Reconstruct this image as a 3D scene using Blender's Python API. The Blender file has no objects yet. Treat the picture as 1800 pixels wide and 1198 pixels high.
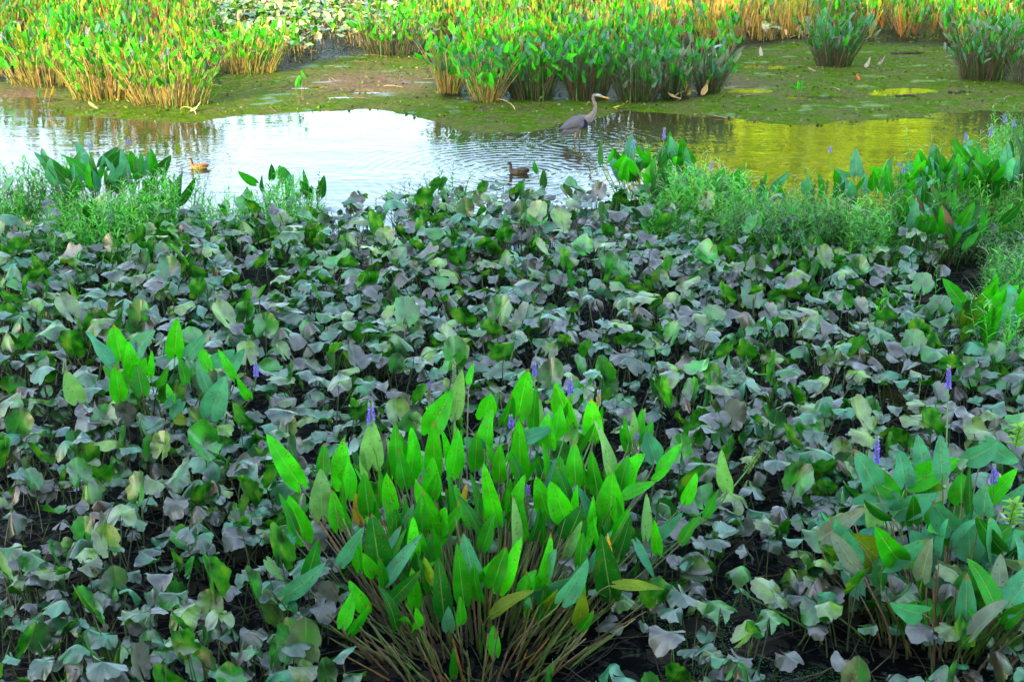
import bpy, math, random
import numpy as np
from math import radians, sin, cos, pi, atan, tan
from mathutils import Vector

rng = np.random.default_rng(11)
random.seed(11)
sc = bpy.context.scene
COL = sc.collection

# ------------------------------------------------------------------ camera
H = 4.75
F = 2300.0                      # focal length in photo pixels (photo 1800 x 1198)
TILT = atan(849.0 / F)          # horizon is 849 px above the picture centre
cam_d = bpy.data.cameras.new('camera')
cam = bpy.data.objects.new('camera', cam_d); COL.objects.link(cam)
cam.location = (0, 0, H)
cam.rotation_euler = (pi / 2 - TILT, 0, 0)
cam_d.sensor_width = 36.0
cam_d.lens = 36.0 * F / 1800.0
cam_d.clip_end = 2000
cam_d.dof.use_dof = True
cam_d.dof.focus_distance = 10.0
cam_d.dof.aperture_fstop = 8.0
sc.camera = cam

# ------------------------------------------------------------------ light
SUN_AZ = radians(211)           # clockwise from +Y: behind the camera, to its left
SUN_EL = radians(19)
SV = np.array([sin(SUN_AZ) * cos(SUN_EL), cos(SUN_AZ) * cos(SUN_EL), sin(SUN_EL)])
world = bpy.data.worlds.new("World"); sc.world = world; world.use_nodes = True
wn = world.node_tree; bg = wn.nodes['Background']
sky = wn.nodes.new('ShaderNodeTexSky'); sky.sky_type = 'NISHITA'; sky.sun_disc = False
sky.sun_elevation = SUN_EL; sky.sun_rotation = SUN_AZ
sky.air_density = 1.0; sky.dust_density = 1.5; sky.ozone_density = 1.2
wtc = wn.nodes.new('ShaderNodeTexCoord'); wmp = wn.nodes.new('ShaderNodeMapping')
wmp.inputs['Scale'].default_value = (1.2, 1.2, 4.5)
wno = wn.nodes.new('ShaderNodeTexNoise'); wno.inputs['Scale'].default_value = 2.2; wno.inputs['Detail'].default_value = 5
wra = wn.nodes.new('ShaderNodeValToRGB'); wra.color_ramp.elements[0].position = .45; wra.color_ramp.elements[1].position = .72
wmx = wn.nodes.new('ShaderNodeMix'); wmx.data_type = 'RGBA'
wmx.inputs['B'].default_value = (5.8, 6.2, 7.0, 1)
wn.links.new(wtc.outputs['Generated'], wmp.inputs[0]); wn.links.new(wmp.outputs[0], wno.inputs['Vector'])
wn.links.new(wno.outputs['Fac'], wra.inputs[0])
wml = wn.nodes.new('ShaderNodeMath'); wml.operation = 'MULTIPLY'; wml.inputs[1].default_value = .65
wn.links.new(wra.outputs[0], wml.inputs[0]); wn.links.new(wml.outputs[0], wmx.inputs['Factor'])
wn.links.new(sky.outputs[0], wmx.inputs['A']); wn.links.new(wmx.outputs['Result'], bg.inputs[0])
bg.inputs[1].default_value = 0.15
sun_d = bpy.data.lights.new('sun', 'SUN'); sun_d.energy = 2.4; sun_d.angle = radians(0.6); sun_d.color = (1.0, .75, .40)
sun = bpy.data.objects.new('sun', sun_d); COL.objects.link(sun)
sun.rotation_euler = Vector(SV).to_track_quat('Z', 'Y').to_euler()
sc.view_settings.view_transform = 'Standard'; sc.view_settings.look = 'None'
sc.view_settings.gamma = 1.0
sc.view_settings.exposure = 2.74
sc.cycles.max_bounces = 6; sc.cycles.diffuse_bounces = 3; sc.cycles.glossy_bounces = 3
sc.cycles.transmission_bounces = 4; sc.cycles.caustics_reflective = False; sc.cycles.caustics_refractive = False
sc.cycles.sample_clamp_indirect = 6

# ------------------------------------------------------------------ pixel <-> place
_fw = np.array([0, cos(TILT), -sin(TILT)]); _up = np.array([0, sin(TILT), cos(TILT)]); _rt = np.array([1., 0, 0])
C0 = np.array([0, 0, H])
def ray(px, py): return _fw + _rt * (px - 900) / F + _up * (599 - py) / F
def at(px, py, z=0.0):          # the point of height z seen at that pixel of the photo
    d = ray(px, py); return C0 + d * (z - H) / d[2]
def atD(px, py, D):             # the point at distance D (along +Y)
    d = ray(px, py); return C0 + d * D / d[1]
def to_px(P):
    P = np.asarray(P, float) - C0
    dz = P @ _fw
    return 900 + F * (P @ _rt) / dz, 599 - F * (P @ _up) / dz
def lerpc(tab, x): return np.interp(x, [a for a, b in tab], [b for a, b in tab])

# ------------------------------------------------------------------ mesh building
class MB:
    """collects vertex grids; build() links them as ONE mesh object"""
    def __init__(s): s.V = []; s.Q = []; s.U = []; s.T = []; s.M = []; s.n = 0
    def add(s, V, Q, tint=(.2, .2, .2), uv=None, mat=0):
        V = np.asarray(V, np.float32).reshape(-1, 3); Q = np.asarray(Q, np.int32).reshape(-1, 4)
        s.V.append(V); s.Q.append(Q + s.n); s.n += len(V)
        t = np.asarray(tint, np.float32)
        s.T.append(np.broadcast_to(t, (len(V), 3)) if t.ndim == 1 else t)
        s.U.append(np.zeros((len(V), 2), np.float32) if uv is None else np.asarray(uv, np.float32))
        s.M.append(np.full(len(Q), mat, np.int32) if np.isscalar(mat) else np.asarray(mat, np.int32))
        return s
    def arrays(s):
        return (np.concatenate(s.V), np.concatenate(s.Q), np.concatenate(s.U), np.concatenate(s.T), np.concatenate(s.M))
    def mesh(s, name, mats, smooth=True):
        V, Q, U, T, M = s.arrays()
        me = bpy.data.meshes.new(name)
        me.vertices.add(len(V)); me.vertices.foreach_set('co', V.ravel())
        tri = Q[:, 2] == Q[:, 3]
        if tri.any():
            tot = np.where(tri, 3, 4); keep = np.ones(Q.shape, bool); keep[tri, 3] = False
            L = Q[keep]
        else:
            tot = np.full(len(Q), 4); L = Q.ravel()
        start = np.concatenate([[0], np.cumsum(tot)[:-1]]).astype(np.int32)
        me.loops.add(len(L)); me.loops.foreach_set('vertex_index', L.astype(np.int32))
        me.polygons.add(len(Q)); me.polygons.foreach_set('loop_start', start)
        me.polygons.foreach_set('material_index', M)
        me.polygons.foreach_set('use_smooth', np.full(len(Q), smooth))
        me.update(calc_edges=True)
        uvl = me.uv_layers.new(name='UVMap'); uvl.data.foreach_set('uv', U[L].astype(np.float32).ravel())
        a = me.attributes.new('tint', 'FLOAT_COLOR', 'POINT')
        a.data.foreach_set('color', np.concatenate([T, np.ones((len(T), 1))], 1).astype(np.float32).ravel())
        for m in mats: me.materials.append(m)
        return me
    def build(s, name, mats, parent=None, loc=None, smooth=True):
        return link(name, s.mesh(name, mats, smooth), parent, loc)

def link(name, me, parent=None, loc=None):
    o = bpy.data.objects.new(name, me); COL.objects.link(o)
    if parent is not None: o.parent = parent
    if loc is not None: o.location = loc
    return o
def tag(o, label=None, cat=None, group=None, kind=None):
    if label: o['label'] = label
    if cat: o['category'] = cat
    if group: o['group'] = group
    if kind: o['kind'] = kind
    return o
def thing(name, loc, label, cat, group=None):
    return tag(link(name, None, None, tuple(float(v) for v in loc)), label, cat, group)

def gridq(r, c, wrap=False):
    i = np.arange(r - 1)[:, None]; j = np.arange(c if wrap else c - 1)[None, :]; j2 = (j + 1) % c
    return np.stack([i * c + j, i * c + j2, (i + 1) * c + j2, (i + 1) * c + j], -1).reshape(-1, 4)

def nrm(v): v = np.asarray(v, float); return v / (np.linalg.norm(v) + 1e-9)
def bez(P0, P1, P2, P3, n):
    t = np.linspace(0, 1, n)[:, None]
    return (1-t)**3*P0 + 3*(1-t)**2*t*P1 + 3*(1-t)*t*t*P2 + t**3*P3
def tube(mb, path, r, k=5, tint=(.2, .2, .2), mat=0, cap=False):
    path = np.asarray(path, float); n = len(path)
    T = np.gradient(path, axis=0); T /= np.linalg.norm(T, axis=1)[:, None] + 1e-9
    a = np.array([1., 0, 0]) if abs(T[0, 0]) < .8 else np.array([0, 1., 0])
    A = np.cross(T, a); A /= np.linalg.norm(A, axis=1)[:, None] + 1e-9; B = np.cross(T, A)
    r = np.broadcast_to(np.asarray(r, float), (n,))
    th = np.linspace(0, 2*pi, k, endpoint=False)
    V = path[:, None] + r[:, None, None] * (A[:, None]*np.cos(th)[None, :, None] + B[:, None]*np.sin(th)[None, :, None])
    t = np.asarray(tint, float)
    if t.ndim == 2: t = np.repeat(t, k, axis=0)
    mb.add(V.reshape(-1, 3), gridq(n, k, True), t, None, mat)

# ------------------------------------------------------------------ materials
def nodes(name):
    m = bpy.data.materials.new(name); m.use_nodes = True
    nt = m.node_tree; nt.nodes.clear(); out = nt.nodes.new('ShaderNodeOutputMaterial')
    def N(t, ins=None, **kw):
        n = nt.nodes.new(t)
        for k, v in kw.items(): setattr(n, k, v)
        for k, v in (ins or {}).items():
            if hasattr(v, 'links') or isinstance(v, bpy.types.NodeSocket): nt.links.new(v, n.inputs[k])
            else: n.inputs[k].default_value = v
        return n
    return m, nt, out, N
def ramp(N, fac, stops):
    r = N('ShaderNodeValToRGB', {0: fac}); cr = r.color_ramp
    while len(cr.elements) < len(stops): cr.elements.new(.5)
    for e, (p, c) in zip(cr.elements, stops): e.position = p; e.color = (c if isinstance(c, tuple) else (c, c, c)) + (1,)
    return r.outputs[0]
def mixc(N, f, a, b, mode='MIX'):
    n = N('ShaderNodeMix', data_type='RGBA', blend_type=mode)
    for k, v in (('Factor', f), ('A', a), ('B', b)):
        if isinstance(v, bpy.types.NodeSocket): n.id_data.links.new(v, n.inputs[k])
        else: n.inputs[k].default_value = v
    return n.outputs['Result']
def math_(N, op, a, b=0.0, c=None):
    n = N('ShaderNodeMath', {0: a, 1: b}, operation=op)
    if c is not None: n.inputs[2].default_value = c
    return n.outputs[0]

def leaf_mat(name, rough=.38, trans=.3, veins='parallel', under=None, spots=.72, spot_col=(.16, .05, .01), sheen=None, spec=.5, vary=True):
    m, nt, out, N = nodes(name)
    tint = N('ShaderNodeAttribute', attribute_name='tint').outputs['Color']
    uv = N('ShaderNodeUVMap').outputs[0]; sep = N('ShaderNodeSeparateXYZ', {0: uv})
    tc = N('ShaderNodeTexCoord').outputs['Object']; oi = N('ShaderNodeObjectInfo').outputs['Random']
    mp = N('ShaderNodeVectorMath', {0: tc}, operation='ADD')
    cx = N('ShaderNodeCombineXYZ', {0: math_(N, 'MULTIPLY', oi, 37.0), 1: math_(N, 'MULTIPLY', oi, 11.0)})
    nt.links.new(cx.outputs[0], mp.inputs[1])
    n1 = N('ShaderNodeTexNoise', {'Vector': mp.outputs[0], 'Scale': 9.0, 'Detail': 3.0}).outputs['Fac']
    n2 = N('ShaderNodeTexNoise', {'Vector': mp.outputs[0], 'Scale': 55.0, 'Detail': 2.0}).outputs['Fac']
    col = tint
    if under is not None:
        geo = N('ShaderNodeNewGeometry').outputs['Backfacing']
        und = ramp(N, n1, under)
        # rims of the leaves yellow and scorched
        rim = ramp(N, math_(N, 'ADD', sep.outputs[1], math_(N, 'MULTIPLY', n2, .5)), [(1.14, 0.), (1.32, 1.)])
        und = mixc(N, math_(N, 'MULTIPLY', rim, math_(N, 'GREATER_THAN', oi, .45)), und, (.30, .13, .01, 1))
        col = mixc(N, geo, col, und)
    val = ramp(N, n1, [(.30, .72), (.70, 1.25)]) if veins == 'parallel' else ramp(N, n1, [(.34, .32), (.66, 1.5)])
    col = mixc(N, 1.0, col, val, 'MULTIPLY')
    if veins == 'parallel':
        sn = math_(N, 'SINE', math_(N, 'MULTIPLY', sep.outputs[0], 75.0))
        vb = math_(N, 'MULTIPLY_ADD', sn, .03, .98)
        col = mixc(N, 1.0, col, vb, 'MULTIPLY')
        mid = math_(N, 'LESS_THAN', math_(N, 'ABSOLUTE', math_(N, 'SUBTRACT', sep.outputs[0], .5)), .022)
        col = mixc(N, math_(N, 'MULTIPLY', mid, .35), col, (.25, .42, .12, 1))
        height = sn
        tip = math_(N, 'GREATER_THAN', math_(N, 'ADD', sep.outputs[1], math_(N, 'MULTIPLY', n2, .22)), math_(N, 'MULTIPLY_ADD', oi, .32, .99))
        col = mixc(N, math_(N, 'MULTIPLY', tip, .75), col, (.22, .13, .02, 1))
    else:
        sn = math_(N, 'SINE', math_(N, 'MULTIPLY', sep.outputs[0], 2*pi*11))
        sn = math_(N, 'POWER', math_(N, 'ABSOLUTE', sn), .35)
        vb = math_(N, 'MULTIPLY_ADD', sn, .07, .93)
        col = mixc(N, 1.0, col, vb, 'MULTIPLY')
        mid = math_(N, 'LESS_THAN', math_(N, 'ABSOLUTE', math_(N, 'SUBTRACT', sep.outputs[0], .5)), .008)
        col = mixc(N, math_(N, 'MULTIPLY', mid, .4), col, (.16, .24, .10, 1))
        height = sn
    sp = math_(N, 'GREATER_THAN', n2, spots)
    col = mixc(N, math_(N, 'MULTIPLY', sp, .8), col, spot_col + (1,))
    bump = N('ShaderNodeBump', {'Height': math_(N, 'ADD', math_(N, 'MULTIPLY', height, .12), n1), 'Strength': .35, 'Distance': .01}).outputs[0]
    rg = math_(N, 'MULTIPLY_ADD', n1, .25, rough - .1)
    p = N('ShaderNodeBsdfPrincipled', {'Base Color': col, 'Roughness': rg, 'Normal': bump, 'Specular IOR Level': spec})
    tr = N('ShaderNodeBsdfTranslucent', {'Color': mixc(N, 1.0, col, (1.5, 1.6, .7, 1), 'MULTIPLY')})
    mx = N('ShaderNodeMixShader', {0: trans, 1: p.outputs[0], 2: tr.outputs[0]})
    nt.links.new(mx.outputs[0], out.inputs[0])
    return m

M_PICK = leaf_mat('pickerelweed_leaf', .42, .38, 'parallel', spots=.65, spec=.22)
M_NUPH = leaf_mat('spatterdock_leaf', .29, .18, 'radial', under=[(.3, (.008, .11, .004)), (.5, (.018, .20, .006)), (.72, (.11, .19, .010))], spots=.70, spec=1.0)
M_WEED = leaf_mat('smartweed_leaf', .45, .35, 'parallel', spots=.95)

def tint_mat(name, rough=.5, spec=.4, noise=(30., .75, 1.25), bump=0.0, trans=0.0, stretch=(1, 1, 1)):
    m, nt, out, N = nodes(name)
    tint = N('ShaderNodeAttribute', attribute_name='tint').outputs['Color']
    mp = N('ShaderNodeMapping', {0: N('ShaderNodeTexCoord').outputs['Object']}); mp.inputs['Scale'].default_value = stretch
    n = N('ShaderNodeTexNoise', {'Vector': mp.outputs[0], 'Scale': noise[0], 'Detail': 4.0}).outputs['Fac']
    col = mixc(N, 1.0, tint, ramp(N, n, [(.3, noise[1]), (.7, noise[2])]), 'MULTIPLY')
    p = N('ShaderNodeBsdfPrincipled', {'Base Color': col, 'Roughness': rough, 'Specular IOR Level': spec})
    if bump:
        nt.links.new(N('ShaderNodeBump', {'Height': n, 'Strength': bump, 'Distance': .02}).outputs[0], p.inputs['Normal'])
    last = p.outputs[0]
    if trans:
        tr = N('ShaderNodeBsdfTranslucent', {'Color': col}); last = N('ShaderNodeMixShader', {0: trans, 1: last, 2: tr.outputs[0]}).outputs[0]
    nt.links.new(last, out.inputs[0])
    return m
M_STALK = tint_mat('stalk', .4, .5, (12., .7, 1.3))
M_PETAL = tint_mat('petal', .6, .2, (60., .7, 1.3), trans=.3)
M_DEAD = tint_mat('dead_leaf', .8, .2, (25., .5, 1.4), .4, .15)
M_FEATH = tint_mat('feathers', .75, .15, (35., .75, 1.2), .3, 0, (1, 3, 4))
M_MOTTLE = tint_mat('mottled_feathers', .7, .15, (75., .35, 1.6), .3, 0, (.6, 1, 1.6))
M_HORN = tint_mat('beak_and_legs', .4, .4, (40., .8, 1.2))
M_BARK = tint_mat('bark', .85, .2, (8., .5, 1.4), .6)
M_WOODLEAF = tint_mat('tree_leaves', .5, .4, (.7, .6, 1.4), 0, .35)

# mud
m, nt, out, N = nodes('mud'); M_MUD = m
tint = N('ShaderNodeAttribute', attribute_name='tint').outputs['Color']
gp = N('ShaderNodeNewGeometry').outputs['Position']
n1 = N('ShaderNodeTexNoise', {'Vector': gp, 'Scale': 1.3, 'Detail': 6.0}).outputs['Fac']
n2 = N('ShaderNodeTexNoise', {'Vector': gp, 'Scale': 14.0, 'Detail': 5.0, 'Roughness': .7}).outputs['Fac']
n3 = N('ShaderNodeTexNoise', {'Vector': gp, 'Scale': 4.0, 'Detail': 4.0}).outputs['Fac']
moss = mixc(N, n3, (.095, .135, .001, 1), (.012, .085, .001, 1))
brown = mixc(N, n2, (.08, .055, .028, 1), (.17, .12, .07, 1))
c = mixc(N, ramp(N, n1, [(.46, 0.), (.56, 1.)]), moss, mixc(N, .38, moss, brown))
c = mixc(N, 1.0, c, ramp(N, n2, [(.3, .45), (.7, 1.4)]), 'MULTIPLY')
sepT = N('ShaderNodeSeparateColor', {0: tint})      # tint.r: bare mud, tint.g: dark ooze, also soil with painted shade under far plants
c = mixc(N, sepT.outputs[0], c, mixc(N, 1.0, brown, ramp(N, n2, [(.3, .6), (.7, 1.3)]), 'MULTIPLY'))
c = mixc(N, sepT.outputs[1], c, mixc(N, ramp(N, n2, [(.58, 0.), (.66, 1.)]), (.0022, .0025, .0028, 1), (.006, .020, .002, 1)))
rg = ramp(N, n1, [(.34, .3), (.42, .9)])
spc = mixc(N, sepT.outputs[1], ramp(N, n1, [(.34, .3), (.42, .05)]), ramp(N, n2, [(.52, .03), (.70, .6)]))
p = N('ShaderNodeBsdfPrincipled', {'Base Color': c, 'Roughness': mixc(N, sepT.outputs[1], rg, (.22, .22, .22, 1)), 'Specular IOR Level': spc,
      'Normal': N('ShaderNodeBump', {'Height': math_(N, 'ADD', n2, math_(N, 'MULTIPLY', n3, 2.0)), 'Strength': .8, 'Distance': .05}).outputs[0]})
nt.links.new(p.outputs[0], out.inputs[0])

HERON = at(1014, 251); DUCK = at(914, 305); DUCK2 = at(352, 296)
# water
m, nt, out, N = nodes('pond_water'); M_WATER = m
gp = N('ShaderNodeNewGeometry').outputs['Position']
def rings(c, freq, amp, reach, squash=(1., 1.)):
    v = N('ShaderNodeVectorMath', {0: gp, 1: (c[0], c[1], 0)}, operation='SUBTRACT').outputs[0]
    mp = N('ShaderNodeMapping', {0: v}); mp.inputs['Scale'].default_value = (squash[0], squash[1], 0)
    nz = N('ShaderNodeTexNoise', {'Vector': v, 'Scale': 1.4, 'Detail': 2.0}).outputs['Fac']
    d = math_(N, 'ADD', N('ShaderNodeVectorMath', {0: mp.outputs[0]}, operation='LENGTH').outputs['Value'], math_(N, 'MULTIPLY', nz, .35))
    w = math_(N, 'SINE', math_(N, 'MULTIPLY', d, freq))
    f = math_(N, 'MAXIMUM', math_(N, 'SUBTRACT', 1.0, math_(N, 'DIVIDE', d, reach)), 0.0)
    return math_(N, 'MULTIPLY', math_(N, 'MULTIPLY', w, f), amp)
mp = N('ShaderNodeMapping', {0: gp}); mp.inputs['Scale'].default_value = (1.0, 2.2, 1); mp.inputs['Rotation'].default_value = (0, 0, .25)
nA = N('ShaderNodeTexNoise', {'Vector': mp.outputs[0], 'Scale': 2.6, 'Detail': 3.0, 'Roughness': .5}).outputs['Fac']
nB = N('ShaderNodeTexNoise', {'Vector': mp.outputs[0], 'Scale': .6, 'Detail': 1.0}).outputs['Fac']
calm = ramp(N, nB, [(.38, .35), (.62, 1.0)])
hh = math_(N, 'MULTIPLY', nA, math_(N, 'MULTIPLY', calm, .011))
hh = math_(N, 'ADD', hh, rings(DUCK, 34., .0035, 3.6, (1., 1.)))
hh = math_(N, 'ADD', hh, rings(HERON, 30., .0035, 3.0))
hh = math_(N, 'ADD', hh, rings(DUCK2, 34., .002, 1.6))
bump = N('ShaderNodeBump', {'Height': hh, 'Strength': 1.0, 'Distance': 1.0}).outputs[0]
p = N('ShaderNodeBsdfPrincipled', {'Base Color': (.030, .026, .008, 1), 'Roughness': .02, 'IOR': 1.42, 'Specular IOR Level': .5, 'Normal': bump})
nt.links.new(p.outputs[0], out.inputs[0])

# ------------------------------------------------------------------ ground and water
def wline(pts): return sorted([tuple(at(x, y)[:2]) for x, y in pts])
FAR = wline([(-500, 180), (0, 190), (60, 188), (100, 193), (170, 204), (250, 212), (350, 211), (410, 206), (470, 200), (560, 196), (640, 196), (720, 207), (780, 222),
             (850, 234), (930, 232), (960, 224), (1010, 208), (1080, 199), (1200, 203), (1300, 208), (1400, 217), (1490, 208), (1560, 206), (1640, 205), (1740, 198), (2300, 200)])
NEAR = wline([(-500, 330), (0, 345), (120, 380), (300, 378), (450, 365), (600, 375), (730, 355), (850, 352), (960, 350), (1080, 350), (1180, 345), (1260, 360), (1400, 385),
              (1480, 360), (1560, 345), (1640, 300), (1700, 260), (1760, 230), (1850, 215), (2300, 215)])
class VNoise:
    def __init__(s, seed): s.g = np.random.default_rng(seed).random((256, 256))
    def __call__(s, x, y):
        xi = np.floor(x).astype(int); yi = np.floor(y).astype(int); fx = x - xi; fy = y - yi
        fx = fx*fx*(3-2*fx); fy = fy*fy*(3-2*fy); g = s.g; a = xi % 256; b = yi % 256; a1 = (a+1) % 256; b1 = (b+1) % 256
        return g[a, b]*(1-fx)*(1-fy) + g[a1, b]*fx*(1-fy) + g[a, b1]*(1-fx)*fy + g[a1, b1]*fx*fy
vn = [VNoise(k) for k in range(4)]
def fbm(x, y, s=1.0): return (vn[0](x*s, y*s)-.5) + .5*(vn[1](x*s*2.1, y*s*2.1)-.5) + .25*(vn[2](x*s*4.3, y*s*4.3)-.5) + .12*(vn[3](x*s*9, y*s*9)-.5)
def ground_z(x, y):
    x = np.asarray(x, float); y = np.asarray(y, float)
    yf = lerpc(FAR, x); yn = lerpc(NEAR, x)
    fb = fbm(x, y, .8)
    far = np.clip((y - yf) * .05, -.4, .035) + np.where(y > yf - .6, fb * .035, 0) + np.clip((y-yf-8)*.01, 0, .1)
    for a_, b_, rx_, ry_ in ((1590, 160, .75, .3), (1560, 166, .4, .2), (545, 156, .5, .12), (640, 163, .45, .15), (600, 172, .3, .08), (1345, 118, .5, .3), (1300, 160, .8, .3), (1440, 172, .7, .2), (40, 176, .8, .3)):
        q_ = at(a_, b_); far = far - .11*np.exp(-(((x-q_[0])/rx_)**2 + ((y-q_[1])/ry_)**2)*1.2)
    near = np.clip((yn - y) * .06 - .05, -.4, .024) + fb * .05
    bank = np.clip((x - lerpc([(0, 4.2), (12, 5.6), (18, 5.2), (24, 9.5), (60, 14)], y)) * .12, 0, .12) * (y > 11)
    z = np.where(y > yf - .8, far, np.maximum(far, near)) + np.where(y < yn, bank, 0)
    return z
def axis(bands):
    v = []
    for a, b, st in bands: v += list(np.arange(a, b, st))
    return np.array(v + [bands[-1][1]])
gx = axis([(-300, -60, 30), (-60, -20, 3), (-20, 20, .13), (20, 60, 3), (60, 300.1, 30)])
gy = axis([(-200, -10, 20), (-10, 5, 1.5), (5, 45, .13), (45, 70, 1.5), (70, 500.1, 30)])
X, Y = np.meshgrid(gx, gy); Z = ground_z(X, Y)
Zt = np.zeros((X.size, 3))
px_, py_ = to_px(np.stack([X.ravel(), np.maximum(Y.ravel(), 2), np.zeros(X.size)], 1))
bare = np.exp(-((px_-650)/110)**2 - ((py_-148)/20)**2)*1.3 + np.exp(-((px_-40)/70)**2 - ((py_-170)/18)**2) + .8*np.exp(-((px_-1290)/70)**2 - ((py_-150)/16)**2)
Zt[:, 0] = np.clip(bare, 0, 1)
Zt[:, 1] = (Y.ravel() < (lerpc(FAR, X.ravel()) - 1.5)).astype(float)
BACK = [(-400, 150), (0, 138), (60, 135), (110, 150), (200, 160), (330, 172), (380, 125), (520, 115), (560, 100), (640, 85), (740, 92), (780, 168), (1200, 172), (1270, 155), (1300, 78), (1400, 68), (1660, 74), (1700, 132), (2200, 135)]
Zt[:, 1] = np.maximum(Zt[:, 1], np.clip((lerpc(BACK, px_) + 14 - py_) / 8, 0, 1) * .93)  # dark soil under the far plants, shade of the gaps painted in
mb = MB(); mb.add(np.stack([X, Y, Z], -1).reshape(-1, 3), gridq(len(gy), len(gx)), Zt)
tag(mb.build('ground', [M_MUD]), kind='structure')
mb = MB(); mb.add([(-300, -200, 0), (300, -200, 0), (300, 70, 0), (-300, 70, 0)], [(0, 1, 2, 3)])
tag(mb.build('water', [M_WATER]), kind='structure')

# ------------------------------------------------------------------ pickerelweed
WTAB = [(0, .80), (.12, .98), (.3, .98), (.5, .86), (.7, .62), (.85, .42), (.94, .24), (.98, .12), (1, .02)]
def blade_local(L, W, bend, fold, twist, lobe, rows, cols, wav=0.0, ph=0.0):
    t = np.linspace(0, 1, rows); u = np.linspace(-1, 1, cols)
    ang = bend * t; ds = L / (rows - 1)
    yy = np.concatenate([[0], np.cumsum(np.cos((ang[1:]+ang[:-1])/2) * ds)]); zz = -np.concatenate([[0], np.cumsum(np.sin((ang[1:]+ang[:-1])/2) * ds)])
    hw = lerpc(WTAB, t) * W / 2
    Tt, Uu = np.meshgrid(t, u, indexing='ij')
    x = Uu * hw[:, None]
    lb = -lobe * L * (1 - Tt)**3 * np.sin(np.pi * np.minimum(np.abs(Uu), 1) ** .9)
    y = yy[:, None] + lb * np.cos(ang)[:, None]
    z = zz[:, None] + np.abs(x) * fold + wav * W * np.sin(Tt * 9 + ph + Uu * 2) * np.abs(Uu)
    ca = np.cos(twist * Tt); sa = np.sin(twist * Tt)
    x, z2 = x * ca - (z - zz[:, None]) * sa, zz[:, None] + x * sa + (z - zz[:, None]) * ca
    V = np.stack([x, y, z2], -1).reshape(-1, 3)
    UV = np.stack([(Uu + 1) / 2, Tt], -1).reshape(-1, 2)
    return V, gridq(rows, cols), UV
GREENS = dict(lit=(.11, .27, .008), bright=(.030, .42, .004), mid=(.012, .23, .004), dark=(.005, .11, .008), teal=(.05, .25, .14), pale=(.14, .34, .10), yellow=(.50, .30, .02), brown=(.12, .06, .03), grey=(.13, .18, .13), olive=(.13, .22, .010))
def jit(c, a=.2): return np.clip(np.array(c) * (1 + rng.uniform(-a, a)) * (1 + rng.uniform(-a/2, a/2, 3)), 0, 1)
def leaf_into(mb, root, B, Tp, W, tint, stalk_tint, yaw=0.0, bend=.25, fold=.25, twist=0.0, rows=11, cols=7, face=None, r0=.008, mats=(0, 1), sk=5, sn=9, lobe=.17, org=None, wav=.02):
    """a pickerelweed leaf: stalk from root to blade base B, blade from B to tip Tp"""
    root = np.asarray(root, float); B = np.asarray(B, float); Tp = np.asarray(Tp, float)
    org = root if org is None else np.asarray(org, float)
    yd = nrm(Tp - B); L = np.linalg.norm(Tp - B)
    view = nrm(C0 - B) if face is None else nrm(face)
    xd = np.cross(yd, view); xd = nrm(xd); zd = np.cross(xd, yd)
    cy, sy = cos(yaw), sin(yaw); xd, zd = xd * cy + zd * sy, zd * cy - xd * sy
    Lb = L / (1 - bend * bend / 24 * 1.0) if abs(bend) < 1.5 else L * 1.2
    V, Q, UV = blade_local(Lb, W, bend, fold, twist, lobe, rows, cols, wav, rng.uniform(0, 6))
    if bend:                                            # keep the tip at Tp
        c_, s_ = cos(bend / 2), sin(bend / 2)
        y, z = V[:, 1].copy(), V[:, 2].copy(); V[:, 1] = y * c_ - z * s_; V[:, 2] = y * s_ + z * c_
    P = B + V[:, :1] * xd + V[:, 1:2] * yd + V[:, 2:] * zd
    tt = UV[:, 1:2]
    tn = np.array(tint) * (0.9 + .2 * tt)
    mb.add(P - org, Q, tn, UV, mats[0])
    h = np.linalg.norm(B - root)
    d0 = nrm((B - root) * np.array([.45, .45, 1.0]))
    e = yd if yd[2] > -.1 else nrm(yd * .3 + np.array([0, 0, .8]))
    pth = bez(root, root + d0 * h * .4, B - e * min(h * .35, L * .6), B + yd * L * .01, sn)
    st = np.array(stalk_tint)[None] * np.linspace(.75, 1.15, sn)[:, None]
    tube(mb, pth - org, np.linspace(r0, r0 * .5, sn), sk, st, mats[1])

STALKS = [(.10, .12, .04), (.07, .13, .02), (.05, .15, .02), (.14, .11, .06), (.16, .12, .07)]
def stalk_c(): return jit(random.choice(STALKS), .3)

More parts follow.
